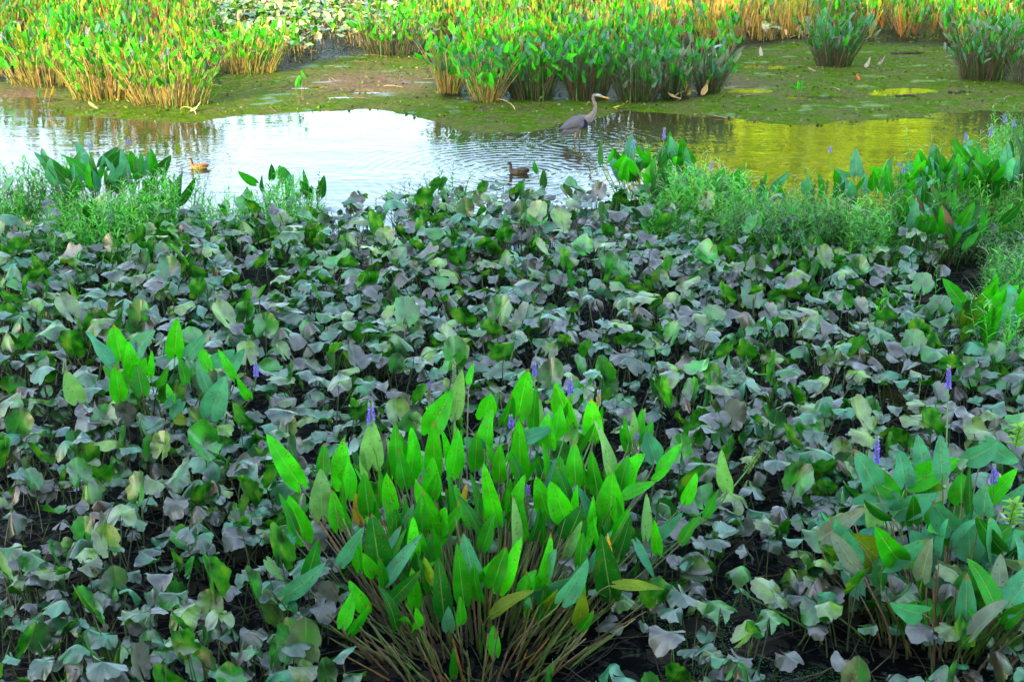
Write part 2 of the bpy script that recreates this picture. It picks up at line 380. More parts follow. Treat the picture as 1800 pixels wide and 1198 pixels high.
def spike_into(mb, root, base, tip, colour='purple', r=.017, org=None, n=90, st=None, arch=False):
    root, base, tip = map(lambda v: np.asarray(v, float), (root, base, tip)); org = root if org is None else org
    ax = tip - base; L = np.linalg.norm(ax); a = ax / L
    d0 = nrm((base - root) * np.array([.4, .4, 1])); h = np.linalg.norm(base - root)
    pth = bez(root, root + d0 * h * .4, base - a * h * .3, base, 9)
    stc = np.array(st if st is not None else (.06, .22, .02))
    tube(mb, pth - org, np.linspace(.008, .0055, 9), 5, stc, 1)
    tube(mb, np.linspace(base, tip, 5) - org, [.006, .007, .006, .005, .002], 5, stc, 1)
    p1 = nrm(np.cross(a, [0.3, 1, .2])); p2 = np.cross(a, p1)
    for i in range(n):
        t = (i + rng.uniform(0, .8)) / n; th = i * 2.399 + rng.uniform(-.3, .3)
        rr = r * (1 - .45 * t) * (.7 + .5 * rng.random())
        o = p1 * cos(th) + p2 * sin(th); q = np.cross(a, o)
        c = base + a * (t * L) + o * rr
        s = .0098 * (1 - .35 * t) * (L / .12) ** .4
        if colour == 'purple': tn = jit((.30, .19, .85) if t < .82 else (.35, .42, .40), .25); tn = jit((.45, .30, .85), .2) if rng.random() < .25 and t < .82 else tn
        elif colour == 'fading': tn = jit((.30, .16, .62) if t > .72 else (.20, .26, .12) if rng.random() < .7 else (.35, .2, .35), .25)
        elif colour == 'bud': tn = jit((.30, .40, .26), .2)
        elif colour == 'brown': tn = jit((.14, .09, .03), .3)
        else: tn = jit((.16, .26, .07), .3)
        for k in range(2):                              # two crossed petals
            e1 = nrm(o + a * rng.uniform(.0, .7)) * s; e2 = (q if k == 0 else a) * s * .7
            V = np.array([c - e1*.6, c + e2 + e1*.2, c + e1*1.2, c - e2 + e1*.2])
            mb.add(V - org, [(0, 1, 2, 3)], tn, None, 2)
MATS_P = [M_PICK, M_STALK, M_PETAL]

def clump_from_px(plant, C, spread, leaves, y_top, D_top, y_bot, D_bot, stalk_r=.008, fan=.6, wmul=1.06):
    """leaves: (tipx, tipy, basex, basey, width px, tint, bend, yaw)"""
    for lf in leaves:
        tx, ty, bx, by, w, tint = lf[:6]; bend = lf[6] if len(lf) > 6 else rng.uniform(.05, .5); yaw = lf[7] if len(lf) > 7 else rng.uniform(-.6, .6)
        D = np.interp(by, [y_top, y_bot], [D_top, D_bot]) + rng.uniform(-.12, .12)
        if bend < .15: bend = rng.uniform(.05, .6)
        B = atD(bx, by, D); up = (by - ty) > 0
        T = atD(tx, ty, D + (rng.uniform(-.02, .10) if up else rng.uniform(-.12, 0)))
        s = F / ((B - C0) @ _fw); W = w * wmul / s / max(.6, cos(yaw))
        off = np.array([(B[0] - C[0]) * fan, (B[1] - C[1]) * fan]) + rng.normal(0, .05, 2)
        rx, ry = C[0] + off[0], C[1] + off[1]
        root = np.array([rx, ry, min(0.0, float(ground_z(rx, ry))) - .04])
        mb = MB(); leaf_into(mb, root, B, T, W, jit(GREENS[tint], .15), stalk_c(), yaw, bend, rng.uniform(.12, .45), rng.uniform(-.55, .55), r0=stalk_r, wav=rng.uniform(.01, .07))
        mb.build('leaf', MATS_P[:2], plant, root - np.array(plant.location))
def clump_random(plant, C, rx, ry, n, h, L, tints, lean=.5, merged=False, rows=9, cols=5, tilt=.35, wfac=.36, sn=7, hlo=.6):
    mbA = MB() if merged else None; mbB = MB() if merged else None
    org = np.array(plant.location) if plant is not None else np.zeros(3)
    for i in range(n):
        a = rng.uniform(0, 2*pi); q = math.sqrt(rng.random()); ox, oy = rx*q*cos(a), ry*q*sin(a)
        x, y = C[0]+ox, C[1]+oy
        root = np.array([x, y, min(0., float(ground_z(x, y))) - .03])
        hh = h * rng.uniform(hlo, 1.08)
        ln = np.array([ox/rx, oy/ry]) * lean * hh + rng.normal(0, .09*hh, 2)
        B = np.array([x+ln[0], y+ln[1], hh])
        dirn = nrm([ln[0]*.8 + rng.normal(0, tilt*.6), ln[1]*.8 + rng.normal(0, tilt*.6), rng.uniform(.35, 1.1)])
        l = L * rng.uniform(.7, 1.2); tn = jit(GREENS[random.choice(tints)], .22)
        args = dict(yaw=rng.uniform(-1.1, 1.1), bend=rng.uniform(0, .7), fold=rng.uniform(.1, .45), twist=rng.uniform(-.3, .3), rows=rows, cols=cols, sn=sn)
        if merged:
            A = MB(); leaf_into(A, root, B, B+dirn*l, l*wfac*rng.uniform(.8, 1.2), tn, stalk_c(), mats=(0, 1), sk=4, org=org, r0=.011, **args)
            mbA.add(A.V[0], A.Q[0], A.T[0], A.U[0], 0); mbB.add(A.V[1], A.Q[1] - A.Q[1].min(), A.T[1], A.U[1], 0)
        else:
            A = MB(); leaf_into(A, root, B, B+dirn*l, l*wfac*rng.uniform(.8, 1.2), tn, stalk_c(), **args)
            A.build('leaf', MATS_P[:2], plant, root - org)
    if merged:
        mbA.build('leaves', [M_PICK], plant, (0, 0, 0)); mbB.build('stalks', [M_STALK], plant, (0, 0, 0))
def spike_px(plant, C, base, tip, D, colour='purple', r=.017, n=90, fan=.5, st=None):
    B = atD(base[0], base[1], D); T = atD(tip[0], tip[1], D + .01)
    rx, ry = C[0] + (B[0]-C[0])*fan, C[1] + (B[1]-C[1])*fan
    root = np.array([rx, ry, min(0., float(ground_z(rx, ry))) - .03])
    mb = MB(); spike_into(mb, root, B, T, colour, r, None, n, st)
    mb.build('flower_spike', [M_PICK, M_STALK, M_PETAL], plant, root - np.array(plant.location))

# --- the big clump at the front
CA = np.array([-.25, 7.4])
A = thing('pickerelweed_clump', (CA[0], CA[1], 0), 'largest bright green pickerelweed clump with purple flower spikes, at the very front', 'water plant')
b, m_, d, t, p_, y_ = 'bright', 'mid', 'dark', 'teal', 'pale', 'yellow'
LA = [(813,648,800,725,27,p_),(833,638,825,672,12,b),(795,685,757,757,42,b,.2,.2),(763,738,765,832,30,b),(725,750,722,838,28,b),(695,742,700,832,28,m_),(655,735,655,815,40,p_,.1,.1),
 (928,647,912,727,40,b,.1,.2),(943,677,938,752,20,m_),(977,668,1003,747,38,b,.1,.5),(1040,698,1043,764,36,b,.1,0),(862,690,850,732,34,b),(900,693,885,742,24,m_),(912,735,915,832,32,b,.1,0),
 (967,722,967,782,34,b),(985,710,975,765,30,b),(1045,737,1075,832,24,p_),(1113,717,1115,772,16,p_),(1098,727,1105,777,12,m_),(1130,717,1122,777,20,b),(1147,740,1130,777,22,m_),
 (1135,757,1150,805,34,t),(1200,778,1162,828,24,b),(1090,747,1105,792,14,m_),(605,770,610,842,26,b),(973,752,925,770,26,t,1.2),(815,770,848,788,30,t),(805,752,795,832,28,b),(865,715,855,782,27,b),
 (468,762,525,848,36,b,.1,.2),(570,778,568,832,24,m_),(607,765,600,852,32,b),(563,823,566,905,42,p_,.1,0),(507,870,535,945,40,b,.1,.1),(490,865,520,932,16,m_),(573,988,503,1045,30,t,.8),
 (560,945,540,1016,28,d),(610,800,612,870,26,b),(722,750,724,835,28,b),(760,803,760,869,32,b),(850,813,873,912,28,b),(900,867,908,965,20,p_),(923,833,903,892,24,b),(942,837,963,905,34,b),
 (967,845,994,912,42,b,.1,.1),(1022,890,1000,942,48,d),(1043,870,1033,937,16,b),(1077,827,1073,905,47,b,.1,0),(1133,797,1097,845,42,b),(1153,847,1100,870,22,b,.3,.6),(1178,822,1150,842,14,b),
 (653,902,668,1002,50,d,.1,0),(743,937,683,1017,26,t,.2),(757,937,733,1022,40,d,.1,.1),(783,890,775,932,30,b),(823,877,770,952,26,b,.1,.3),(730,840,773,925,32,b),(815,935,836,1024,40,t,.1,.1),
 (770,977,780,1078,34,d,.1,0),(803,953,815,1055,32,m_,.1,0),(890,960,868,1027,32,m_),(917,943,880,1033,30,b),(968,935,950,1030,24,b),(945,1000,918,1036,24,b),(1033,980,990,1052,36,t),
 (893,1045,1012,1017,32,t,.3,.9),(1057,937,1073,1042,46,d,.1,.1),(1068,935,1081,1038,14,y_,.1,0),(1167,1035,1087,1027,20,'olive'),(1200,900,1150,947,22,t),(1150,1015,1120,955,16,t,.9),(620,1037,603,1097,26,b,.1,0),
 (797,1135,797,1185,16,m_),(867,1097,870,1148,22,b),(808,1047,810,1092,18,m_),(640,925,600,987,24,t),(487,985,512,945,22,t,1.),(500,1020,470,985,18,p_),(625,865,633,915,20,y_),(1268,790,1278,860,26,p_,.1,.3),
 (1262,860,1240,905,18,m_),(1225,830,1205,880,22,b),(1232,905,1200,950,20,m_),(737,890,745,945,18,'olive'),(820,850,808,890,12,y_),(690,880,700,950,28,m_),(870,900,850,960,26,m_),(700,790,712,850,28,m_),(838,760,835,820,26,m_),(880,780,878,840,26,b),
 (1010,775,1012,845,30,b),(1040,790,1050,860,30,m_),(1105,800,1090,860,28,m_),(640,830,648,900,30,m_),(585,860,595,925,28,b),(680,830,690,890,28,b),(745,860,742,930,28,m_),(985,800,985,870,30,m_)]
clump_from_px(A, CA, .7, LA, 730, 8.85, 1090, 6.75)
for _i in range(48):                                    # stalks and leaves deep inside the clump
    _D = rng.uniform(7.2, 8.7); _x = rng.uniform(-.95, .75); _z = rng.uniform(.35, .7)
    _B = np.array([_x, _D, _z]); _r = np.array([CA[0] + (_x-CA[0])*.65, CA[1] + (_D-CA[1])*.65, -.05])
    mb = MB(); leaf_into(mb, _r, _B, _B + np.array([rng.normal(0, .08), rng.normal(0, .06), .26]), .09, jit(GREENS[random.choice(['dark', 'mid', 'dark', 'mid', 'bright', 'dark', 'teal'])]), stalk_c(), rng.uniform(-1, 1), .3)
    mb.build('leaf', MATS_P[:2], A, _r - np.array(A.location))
for _i in range(34):                                    # leaves low on the near side
    _D = rng.uniform(6.75, 7.3); _x = rng.uniform(-1.0, .6); _z = np.interp(_D, [6.75, 7.3], [.36, .62]) * rng.uniform(.75, 1.08)
    _B = np.array([_x, _D, _z]); _r = np.array([CA[0] + (_x-CA[0])*.6, CA[1] + (_D-CA[1])*.7, -.05])
    mb = MB(); leaf_into(mb, _r, _B, _B + np.array([rng.normal(0, .10), rng.normal(0, .05), rng.uniform(.14, .27)]), rng.uniform(.06, .11), jit(GREENS[random.choice(['bright', 'mid', 'mid', 'dark', 'teal', 'olive'])]), stalk_c(), rng.uniform(-.9, .9), rng.uniform(0, .8))
    mb.build('leaf', MATS_P[:2], A, _r - np.array(A.location))
for _i in range(46):                                    # narrow fresh blades rising through the clump
    _D = rng.uniform(7.3, 9.0); _x = rng.uniform(-1.15, .95); _z = np.interp(_D, [7.3, 9.0], [.5, .82]) * rng.uniform(.85, 1.08)
    _B = np.array([_x, _D, _z]); _r = np.array([CA[0] + (_x-CA[0])*.6, CA[1] + (_D-CA[1])*.6, -.05])
    mb = MB(); leaf_into(mb, _r, _B, _B + np.array([rng.normal(0, .07), rng.normal(0, .05), rng.uniform(.2, .3)]), rng.uniform(.05, .085), jit(GREENS[random.choice(['bright', 'mid', 'bright', 'pale', 'teal'])]), stalk_c(), rng.uniform(-.9, .9), rng.uniform(0, .5))
    mb.build('leaf', MATS_P[:2], A, _r - np.array(A.location))
mb = MB()                                               # old bare stalks round the foot
for _i in range(300):
    a_ = rng.uniform(0, 2*pi); q_ = math.sqrt(rng.random()); ox, oy = .72*q_*cos(a_), .78*q_*sin(a_)
    r_ = np.array([ox, oy, -.04]); hh_ = rng.uniform(.3, .55) if oy < 0 else rng.uniform(.4, .8); e_ = r_ + np.array([ox*.5+rng.normal(0, .07), oy*.35+rng.normal(0, .06), hh_])
    tube(mb, bez(r_, r_*.65+e_*.35+[0, 0, hh_*.06], r_*.3+e_*.7, e_, 7), np.linspace(.008, .004, 7), 5, stalk_c() if rng.random() < .6 else jit((.15, .19, .06), .3) if rng.random() < .85 else jit((.26, .12, .04), .3), 0)
tag(mb.build('old_stalks', [M_STALK], A, (0, 0, 0)), kind='stuff')
for bs, tp, D, c_, r_ in [((652,748),(652,706),8.3,'purple',.024),((754,705),(754,672),8.9,'fading',.013),((760,722),(759,700),8.8,'bud',.012),((940,660),(939,636),9.0,'purple',.014),
        ((798,690),(798,630),9.0,'bud',.008),((899,752),(898,728),8.6,'purple',.015),((1003,692),(1002,662),9.0,'purple',.016),((1052,712),(1053,685),9.0,'fading',.013),
        ((1113,800),(1121,762),8.5,'fading',.014),((924,908),(928,852),7.9,'fading',.015),((968,990),(995,964),7.5,'brown',.016),((1312,828),(1343,781),8.3,'green',.019)]:
    spike_px(A, CA, bs, tp, D, c_, r_)

# --- the young clump at the middle left
CB = at(285, 775)[:2]
B_ = thing('pickerelweed_clump', (CB[0], CB[1], 0), 'small open pickerelweed clump rising among grey spatterdock, left of the big front clump', 'water plant')
LB = [(200,570,212,630,40,b,.1,0),(150,582,196,642,24,t),(273,580,235,622,34,t),(312,557,308,622,32,b,.1,0),(362,587,330,625,24,t),(256,627,235,664,30,b),(181,643,221,674,24,m_),(203,640,210,697,30,b),
 (210,712,222,657,20,b),(347,602,366,646,20,b,.1,.1),(383,613,411,662,16,b),(413,615,374,637,26,t),(430,612,404,652,22,t),(115,650,136,702,34,p_,.1,.1),(397,660,370,727,44,t,.1,0),(417,662,438,697,16,b),
 (345,630,368,688,22,t),(315,627,326,670,18,m_),(267,615,265,659,12,b),(297,642,279,677,14,m_),(293,673,303,705,14,b),(310,690,292,712,14,t,.8),(300,740,318,708,22,t,1.),(330,745,310,735,20,'olive'),(240,640,250,690,30,m_),(225,600,232,650,28,b)]
clump_from_px(B_, CB, .4, LB, 610, 10.3, 740, 9.6, fan=.35)
for bs, tp, D, c_, r_ in [((239,622),(237,598),10.2,'purple',.014),((450,662),(449,636),9.9,'purple',.017),((113,655),(114,630),10.1,'bud',.012),((307,693),(312,668),10.,'green',.013)]:
    spike_px(B_, CB, bs, tp, D, c_, r_, fan=.35)

# --- the drooping clump at the right front
CC = at(1660, 1130)[:2]
Cc = thing('pickerelweed_clump', (CC[0], CC[1], 0), 'pickerelweed clump with broad drooping bluish leaves in the right front corner', 'water plant')
LC = [(1687,807,1603,849,40,b,.2,.1),(1585,870,1530,845,40,m_,.5),(1587,880,1511,887,36,t,1.),(1650,863,1580,897,38,t,.8),(1640,880,1672,930,46,t,.2,.1),(1492,935,1556,987,58,'olive',.3,.1),(1478,925,1532,905,28,t,1.1),
 (1480,900,1465,935,30,p_,.3),(1435,945,1472,985,40,m_,.3),(1703,925,1705,977,44,t,.1,0),(1797,925,1733,985,44,t,.3),(1780,922,1737,957,36,m_),(1790,822,1742,877,26,b,.1,.2),(1800,850,1766,887,26,t),
 (1697,990,1690,1027,32,t),(1663,1002,1660,1032,28,t),(1745,1060,1687,1030,44,m_,.6),(1602,1000,1652,1030,18,t,.8),(1632,995,1562,977,30,m_),(1750,1098,1684,1113,36,'grey',.9),(1590,1045,1594,1108,22,m_,.1),
 (1613,763,1626,832,30,t,.1,.1),(1652,763,1656,832,28,t,.1,.1),(1755,775,1704,806,36,t,1.),(1790,812,1735,778,30,t,1.2),(1500,790,1535,850,40,t,.8),(1745,1000,1720,1050,34,m_),(1540,925,1515,960,32,t),(1572,1010,1590,1045,34,m_,.4),
 (1620,1010,1600,1060,26,m_),(1712,890,1700,925,34,t),(1760,960,1740,1000,30,t),(1655,880,1640,920,34,m_),(1460,1000,1475,970,24,m_,.8),(1570,860,1590,905,36,t,.4),(1625,1100,1640,1060,30,b,.2),(1790,1010,1770,1060,30,t),(1720,1140,1735,1100,30,m_,.7),
 (1520,880,1540,920,34,p_,.8),(1600,930,1620,970,34,t,.6),(1580,790,1590,850,34,t,.3),(1690,830,1690,880,36,m_,.3),(1735,850,1730,900,36,t,.3)]
clump_from_px(Cc, CC, .5, LC, 760, 8.3, 1110, 7.1, fan=.45, wmul=1.15)
for bs, tp, D, c_, r_ in [((1541,815),(1542,765),8.0,'purple',.013),((1747,850),(1747,815),8.,'purple',.015),((1667,682),(1668,642),8.9,'purple',.014)]:
    spike_px(Cc, CC, bs, tp, D, c_, r_)
clump_random(Cc, CC, .42, .36, 42, .62, .30, ['teal', 'mid', 'teal', 'grey', 'mid', 'dark'], lean=.55, wfac=.46, tilt=.9)
mb = MB()
for _i in range(60):
    ox, oy = rng.normal(0, .25), rng.normal(0, .2); r_ = np.array([ox, oy, -.04]); hh_ = rng.uniform(.35, .8); e_ = r_ + np.array([ox*.8, oy*.7, hh_])
    tube(mb, bez(r_, r_+[0, 0, hh_*.4], e_-[0, 0, hh_*.2], e_, 7), np.linspace(.009, .005, 7), 5, stalk_c(), 0)
tag(mb.build('old_stalks', [M_STALK], Cc, (0, 0, 0)), kind='stuff')
# a young shoot with pale leaves between the two front clumps
# --- clumps along the near shore
NEARCL = [ # px of foot, radii m, n leaves, height, leaf length, tints, label
 ((190, 395), .62, .4, 64, 1.08, .33, [m_, d, t, m_], 'dark green pickerelweed clump standing at the left water edge below the lit bank'),
 ((303, 402), .12, .12, 7, .62, .42, [m_, m_, d], 'few leaved pickerelweed with one long slanting leaf beside the left duck'),
 ((512, 385), .35, .2, 14, .75, .27, [m_, d, t, 'grey'], 'thin sparse pickerelweed with upright narrow leaves against the white water'),
 ((1135, 365), .42, .4, 44, .98, .33, [m_, t, b, d], 'dense pickerelweed clump at the shore in front of the heron'),
 ((1200, 395), .45, .4, 34, .78, .33, [m_, t, d, 'grey'], 'pickerelweed clump with a brown edged leaf, just right of the one before the heron'),
 ((1310, 395), .4, .3, 22, .62, .30, [m_, d, t], 'loose pickerelweed clump at the near edge of the lime green water'),
 ((1445, 400), .3, .25, 9, .80, .34, [m_, d, t], 'pickerelweed with two tall pointed leaves over the lime green water'),
 ((1560, 400), .45, .35, 26, .85, .33, [m_, b, t], 'pickerelweed clump with purple spikes left of the right bank smartweed'),
 ((1680, 385), .6, .5, 44, .95, .36, [m_, b, t, d], 'tall pickerelweed clump topping the right bank, purple spikes above the leaves'),
 ((1790, 400), .55, .5, 44, 1.15, .38, [m_, t, d], 'pickerelweed clump half hidden in smartweed at the right edge of the photo'),
 ((1640, 470), .5, .35, 36, .85, .34, [d, m_, d, 'brown', t, m_], 'dark pickerelweed clump with withered brown leaves on the right bank'),
 ((1745, 640), .4, .35, 34, .85, .36, [b, m_, 'olive', t], 'bright pickerelweed clump at the right edge, below the smartweed'),
 ((958, 352), .05, .05, 3, .55, .22, [m_, d], 'single pickerelweed shoot of few leaves at the water edge below the right duck'),
]
NCL = []
for (px, py), rx, ry, n, h, L, tn, lab in NEARCL:
    g = at(px, py); o = thing('pickerelweed_clump', (g[0], g[1], 0), lab, 'water plant')
    clump_random(o, g, rx, ry, n, h*.72, L, tn, lean=.4, wfac=.44, tilt=.5); NCL.append((o, g))
for k, bs, tp in [(0,(157,262),(156,244)),(0,(226,255),(225,240)),(1,(319,305),(318,288)),(3,(1167,245),(1168,224)),(5,(1250,300),(1250,281)),(6,(1459,268),(1460,256)),(7,(1588,305),(1588,289)),(7,(1581,292),(1580,285)),
        (8,(1698,248),(1698,232)),(8,(1741,240),(1744,218)),(9,(1767,215),(1766,200)),(9,(1783,222),(1782,210)),(4,(1113,260),(1115,245)),(8,(1640,290),(1641,282)),(8,(1652,288),(1652,281)),(8,(1681,312),(1682,302))]:
    o, g = NCL[k]; spike_px(o, g[:2], bs, tp, float(g[1]) + rng.uniform(-.1, .2), 'purple', .02, 50, .4)

GREENS['teal'] = (.035, .19, .095)
# ------------------------------------------------------------------ clumps on the far bank (shape seen, leaves a few pixels each)
FARCL = [
 ((300, 178), 1.1, .7, 100, 1.15, ['olive', b, 'lit', m_, 'dark', 'lit'], 'sunlit pickerelweed clump with golden bare stems in the mud at the left bank'),
 ((190, 165), 1.0, .8, 100, 1.2, ['olive', b, 'dark', m_, 'lit'], 'sunlit pickerelweed clump behind the golden stems, left of them'),
 ((90, 150), 1.2, .9, 90, 1.2, ['olive', b, m_], 'sunlit yellow green pickerelweed clump above the bare mud at the left edge'),
 ((430, 128), 1.1, .8, 90, 1.15, [b, 'olive', m_], 'sunlit pickerelweed clump behind the mud right of the golden stems'),
 ((690, 98), 1.0, .8, 80, 1.25, [b, 'olive', m_], 'half lit pickerelweed clump behind the bare brown mud'),
 ((790, 158), .32, .3, 55, 1.15, [b, m_, 'olive', t], 'pickerelweed clump with orange stem feet, at the left tip of the mud bank'),
 ((855, 172), .42, .4, 70, 1.2, [m_, t, b], 'pickerelweed clump with yellow stems fanning from one foot, on the mud spit'),
 ((935, 168), .6, .5, 90, 1.25, [m_, t, d, b], 'dense green pickerelweed clump directly behind the heron, left half'),
 ((1030, 168), .55, .5, 90, 1.3, [m_, t, d, b], 'pickerelweed clump right behind the heron head'),
 ((1120, 170), .55, .5, 80, 1.2, [m_, t, d, 'grey'], 'pickerelweed clump on the mud right of the heron, its stems leaning'),
 ((1185, 165), .35, .4, 50, 1.0, [m_, t, 'grey'], 'small pickerelweed clump on the mud, beside the pale fallen leaves'),
 ((1245, 158), .32, .35, 55, 1.05, [t, m_, 'grey'], 'narrow bluish pickerelweed clump at the right end of the mud spit row'),
 ((1465, 118), .55, .5, 95, 1.1, [t, m_, 'grey', t, d], 'round bluish pickerelweed clump standing alone on the mossy mud'),
 ((1725, 142), .65, .6, 95, 1.35, [t, m_, 'grey', d], 'tall bluish pickerelweed clump on the mossy mud at the upper right'),
 ((1810, 150), .5, .5, 60, 1.4, [t, m_, 'grey'], 'bluish pickerelweed clump cut by the right edge, behind the bank'),
 ((860, 120), .9, .8, 90, 1.1, [b, m_, 'olive'], 'half lit pickerelweed clump behind the mud spit row, left end'),
 ((1000, 120), 1., .8, 90, 1.15, [b, m_, 'olive'], 'half lit pickerelweed clump behind the mud spit row, middle'),
 ((1140, 122), .9, .8, 80, 1.1, [b, m_, t], 'half lit pickerelweed clump behind the mud spit row, right end'),
]
for (px, py), rx, ry, n, h, tn, lab in FARCL:
    g = at(px, py + (8 if py > 155 else 0)); o = thing('pickerelweed_clump', (g[0], g[1], 0), lab, 'water plant', 'pickerelweed clumps on the far bank')
    STK = STALKS
    STALKS = [tuple(v*.55 for v in q_) for q_ in STALKS]  # stalks darkened: shade near the water put into their colour
    if 'golden' in lab or 'yellow' in lab or 'orange' in lab or px < 450: STALKS = [(.30, .22, .05), (.22, .20, .04), (.16, .2, .03), (.32, .2, .08)]  # sunlit stalks, the warm light put into their colour
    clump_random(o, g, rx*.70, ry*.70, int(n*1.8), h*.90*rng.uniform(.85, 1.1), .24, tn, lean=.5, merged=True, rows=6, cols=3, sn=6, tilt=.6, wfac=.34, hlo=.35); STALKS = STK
    for _i in range(3 if rng.random() < .7 else 1):
        a = rng.uniform(0, 2*pi); B = np.array([g[0]+rx*.8*cos(a), g[1]+ry*.8*sin(a), h*rng.uniform(.8, 1.0)])
        mb = MB(); spike_into(mb, [B[0], B[1], -.02], B, B+[rng.normal(0, .02), 0, .15], 'purple', .022, None, 30); mb.build('flower_spike', MATS_P, o, np.array([B[0], B[1], -.02]) - np.array(o.location))

# ------------------------------------------------------------------ instancing into one mesh, for what nobody could count
def scatter(mb, tpl, P, rot, scl, tintm, nmat=None):
    V, Q, U, T, M = tpl; n = len(P)
    c, s = np.cos(rot), np.sin(rot)
    W = np.empty((n, len(V), 3), np.float32)
    W[:, :, 0] = (V[None, :, 0]*c[:, None] - V[None, :, 1]*s[:, None]) * scl[:, None] + P[:, None, 0]
    W[:, :, 1] = (V[None, :, 0]*s[:, None] + V[None, :, 1]*c[:, None]) * scl[:, None] + P[:, None, 1]
    W[:, :, 2] = V[None, :, 2] * scl[:, None] + P[:, None, 2]
    QQ = Q[None] + (np.arange(n) * len(V))[:, None, None]
    mb.add(W.reshape(-1, 3), QQ.reshape(-1, 4), np.minimum(T[None] * tintm[:, None, :], .6).reshape(-1, 3), np.tile(U, (n, 1)), np.tile(M, n))
def tuft_template(n, h, L, tints, rx=.18, wf=.36, stal=None):
    mb = MB(); global STALKS; old = STALKS
    if stal: STALKS = stal
    for i in range(n):
        a = rng.uniform(0, 2*pi); q = rx*math.sqrt(rng.random()); x, y = q*cos(a), q*sin(a); hh = h*rng.uniform(.3, 1.1)
        B = np.array([x*2+rng.normal(0, .07), y*2+rng.normal(0, .07), hh]); dr = nrm([rng.normal(0, .35), rng.normal(0, .35), 1]); l = L*rng.uniform(.7, 1.2)
        leaf_into(mb, [x, y, -.05], B, B+dr*l, l*wf, jit(GREENS[random.choice(tints)], .25), stalk_c(), rng.uniform(-1.2, 1.2), rng.uniform(0, .6), .2, rows=4, cols=3, sk=3, sn=3, r0=.012, face=(rng.normal(0, .6), -1, .5))
    STALKS = old
    return mb.arrays()
GOLD = [(.34, .24, .05), (.26, .2, .05), (.36, .22, .09), (.2, .2, .04)]  # stalk tints with the sun's gold mixed in
BACK = [(-400, 150), (0, 138), (60, 135), (110, 150), (200, 160), (330, 165), (380, 125), (520, 115), (560, 100), (640, 85), (740, 92), (780, 120), (1200, 125), (1270, 120), (1300, 78), (1400, 68), (1660, 74), (1700, 112), (2200, 120)]
def far_pts(n, y0, y1):
    P = np.stack([rng.uniform(-26, 26, n), y0 + (y1-y0)*rng.random(n)**.8], 1)
    pxx, pyy = to_px(np.column_stack([P, np.zeros(n)]))
    ok = (pyy < lerpc(BACK, pxx)) & (pxx > -150) & (pxx < 1950)
    return P[ok], pxx[ok], pyy[ok]
mb = MB()
P, pxx, pyy = far_pts(5200, 27, 64)
tp_lit = [tuft_template(15, .80, .22, [b, 'olive', m_, 'dark', 'lit'], stal=GOLD) for _ in range(4)]
tp_grn = [tuft_template(15, .80, .22, [m_, b, t]) for _ in range(3)]
cream = ((pxx > 380) & (pxx < 740) & (pyy < 115)) | (rng.random(len(P)) < .06)
tan = (pxx > 1130) & (pxx < 1420) & (pyy < 75) & (rng.random(len(P)) < .6)
for k in range(7):
    tp = (tp_lit + tp_grn)[k]; sel = (np.arange(len(P)) % 7 == k) & ~cream & ~tan
    n = sel.sum(); PP = np.column_stack([P[sel], ground_z(P[sel, 0], P[sel, 1])])
    tj = rng.uniform(.7, 1.25, (n, 1)) * np.array([1., 1., 1.]) * np.column_stack([rng.uniform(.9, 1.7, n), np.ones(n), np.ones(n)])
    scatter(mb, tp, PP, rng.uniform(0, 6.28, n), rng.uniform(.8, 1.25, n), tj)
tag(mb.build('marsh_foliage', [M_PICK, M_STALK]), 'sunlit yellow green marsh plants filling the far bank to the top of the photo', 'marsh plants', kind='stuff')

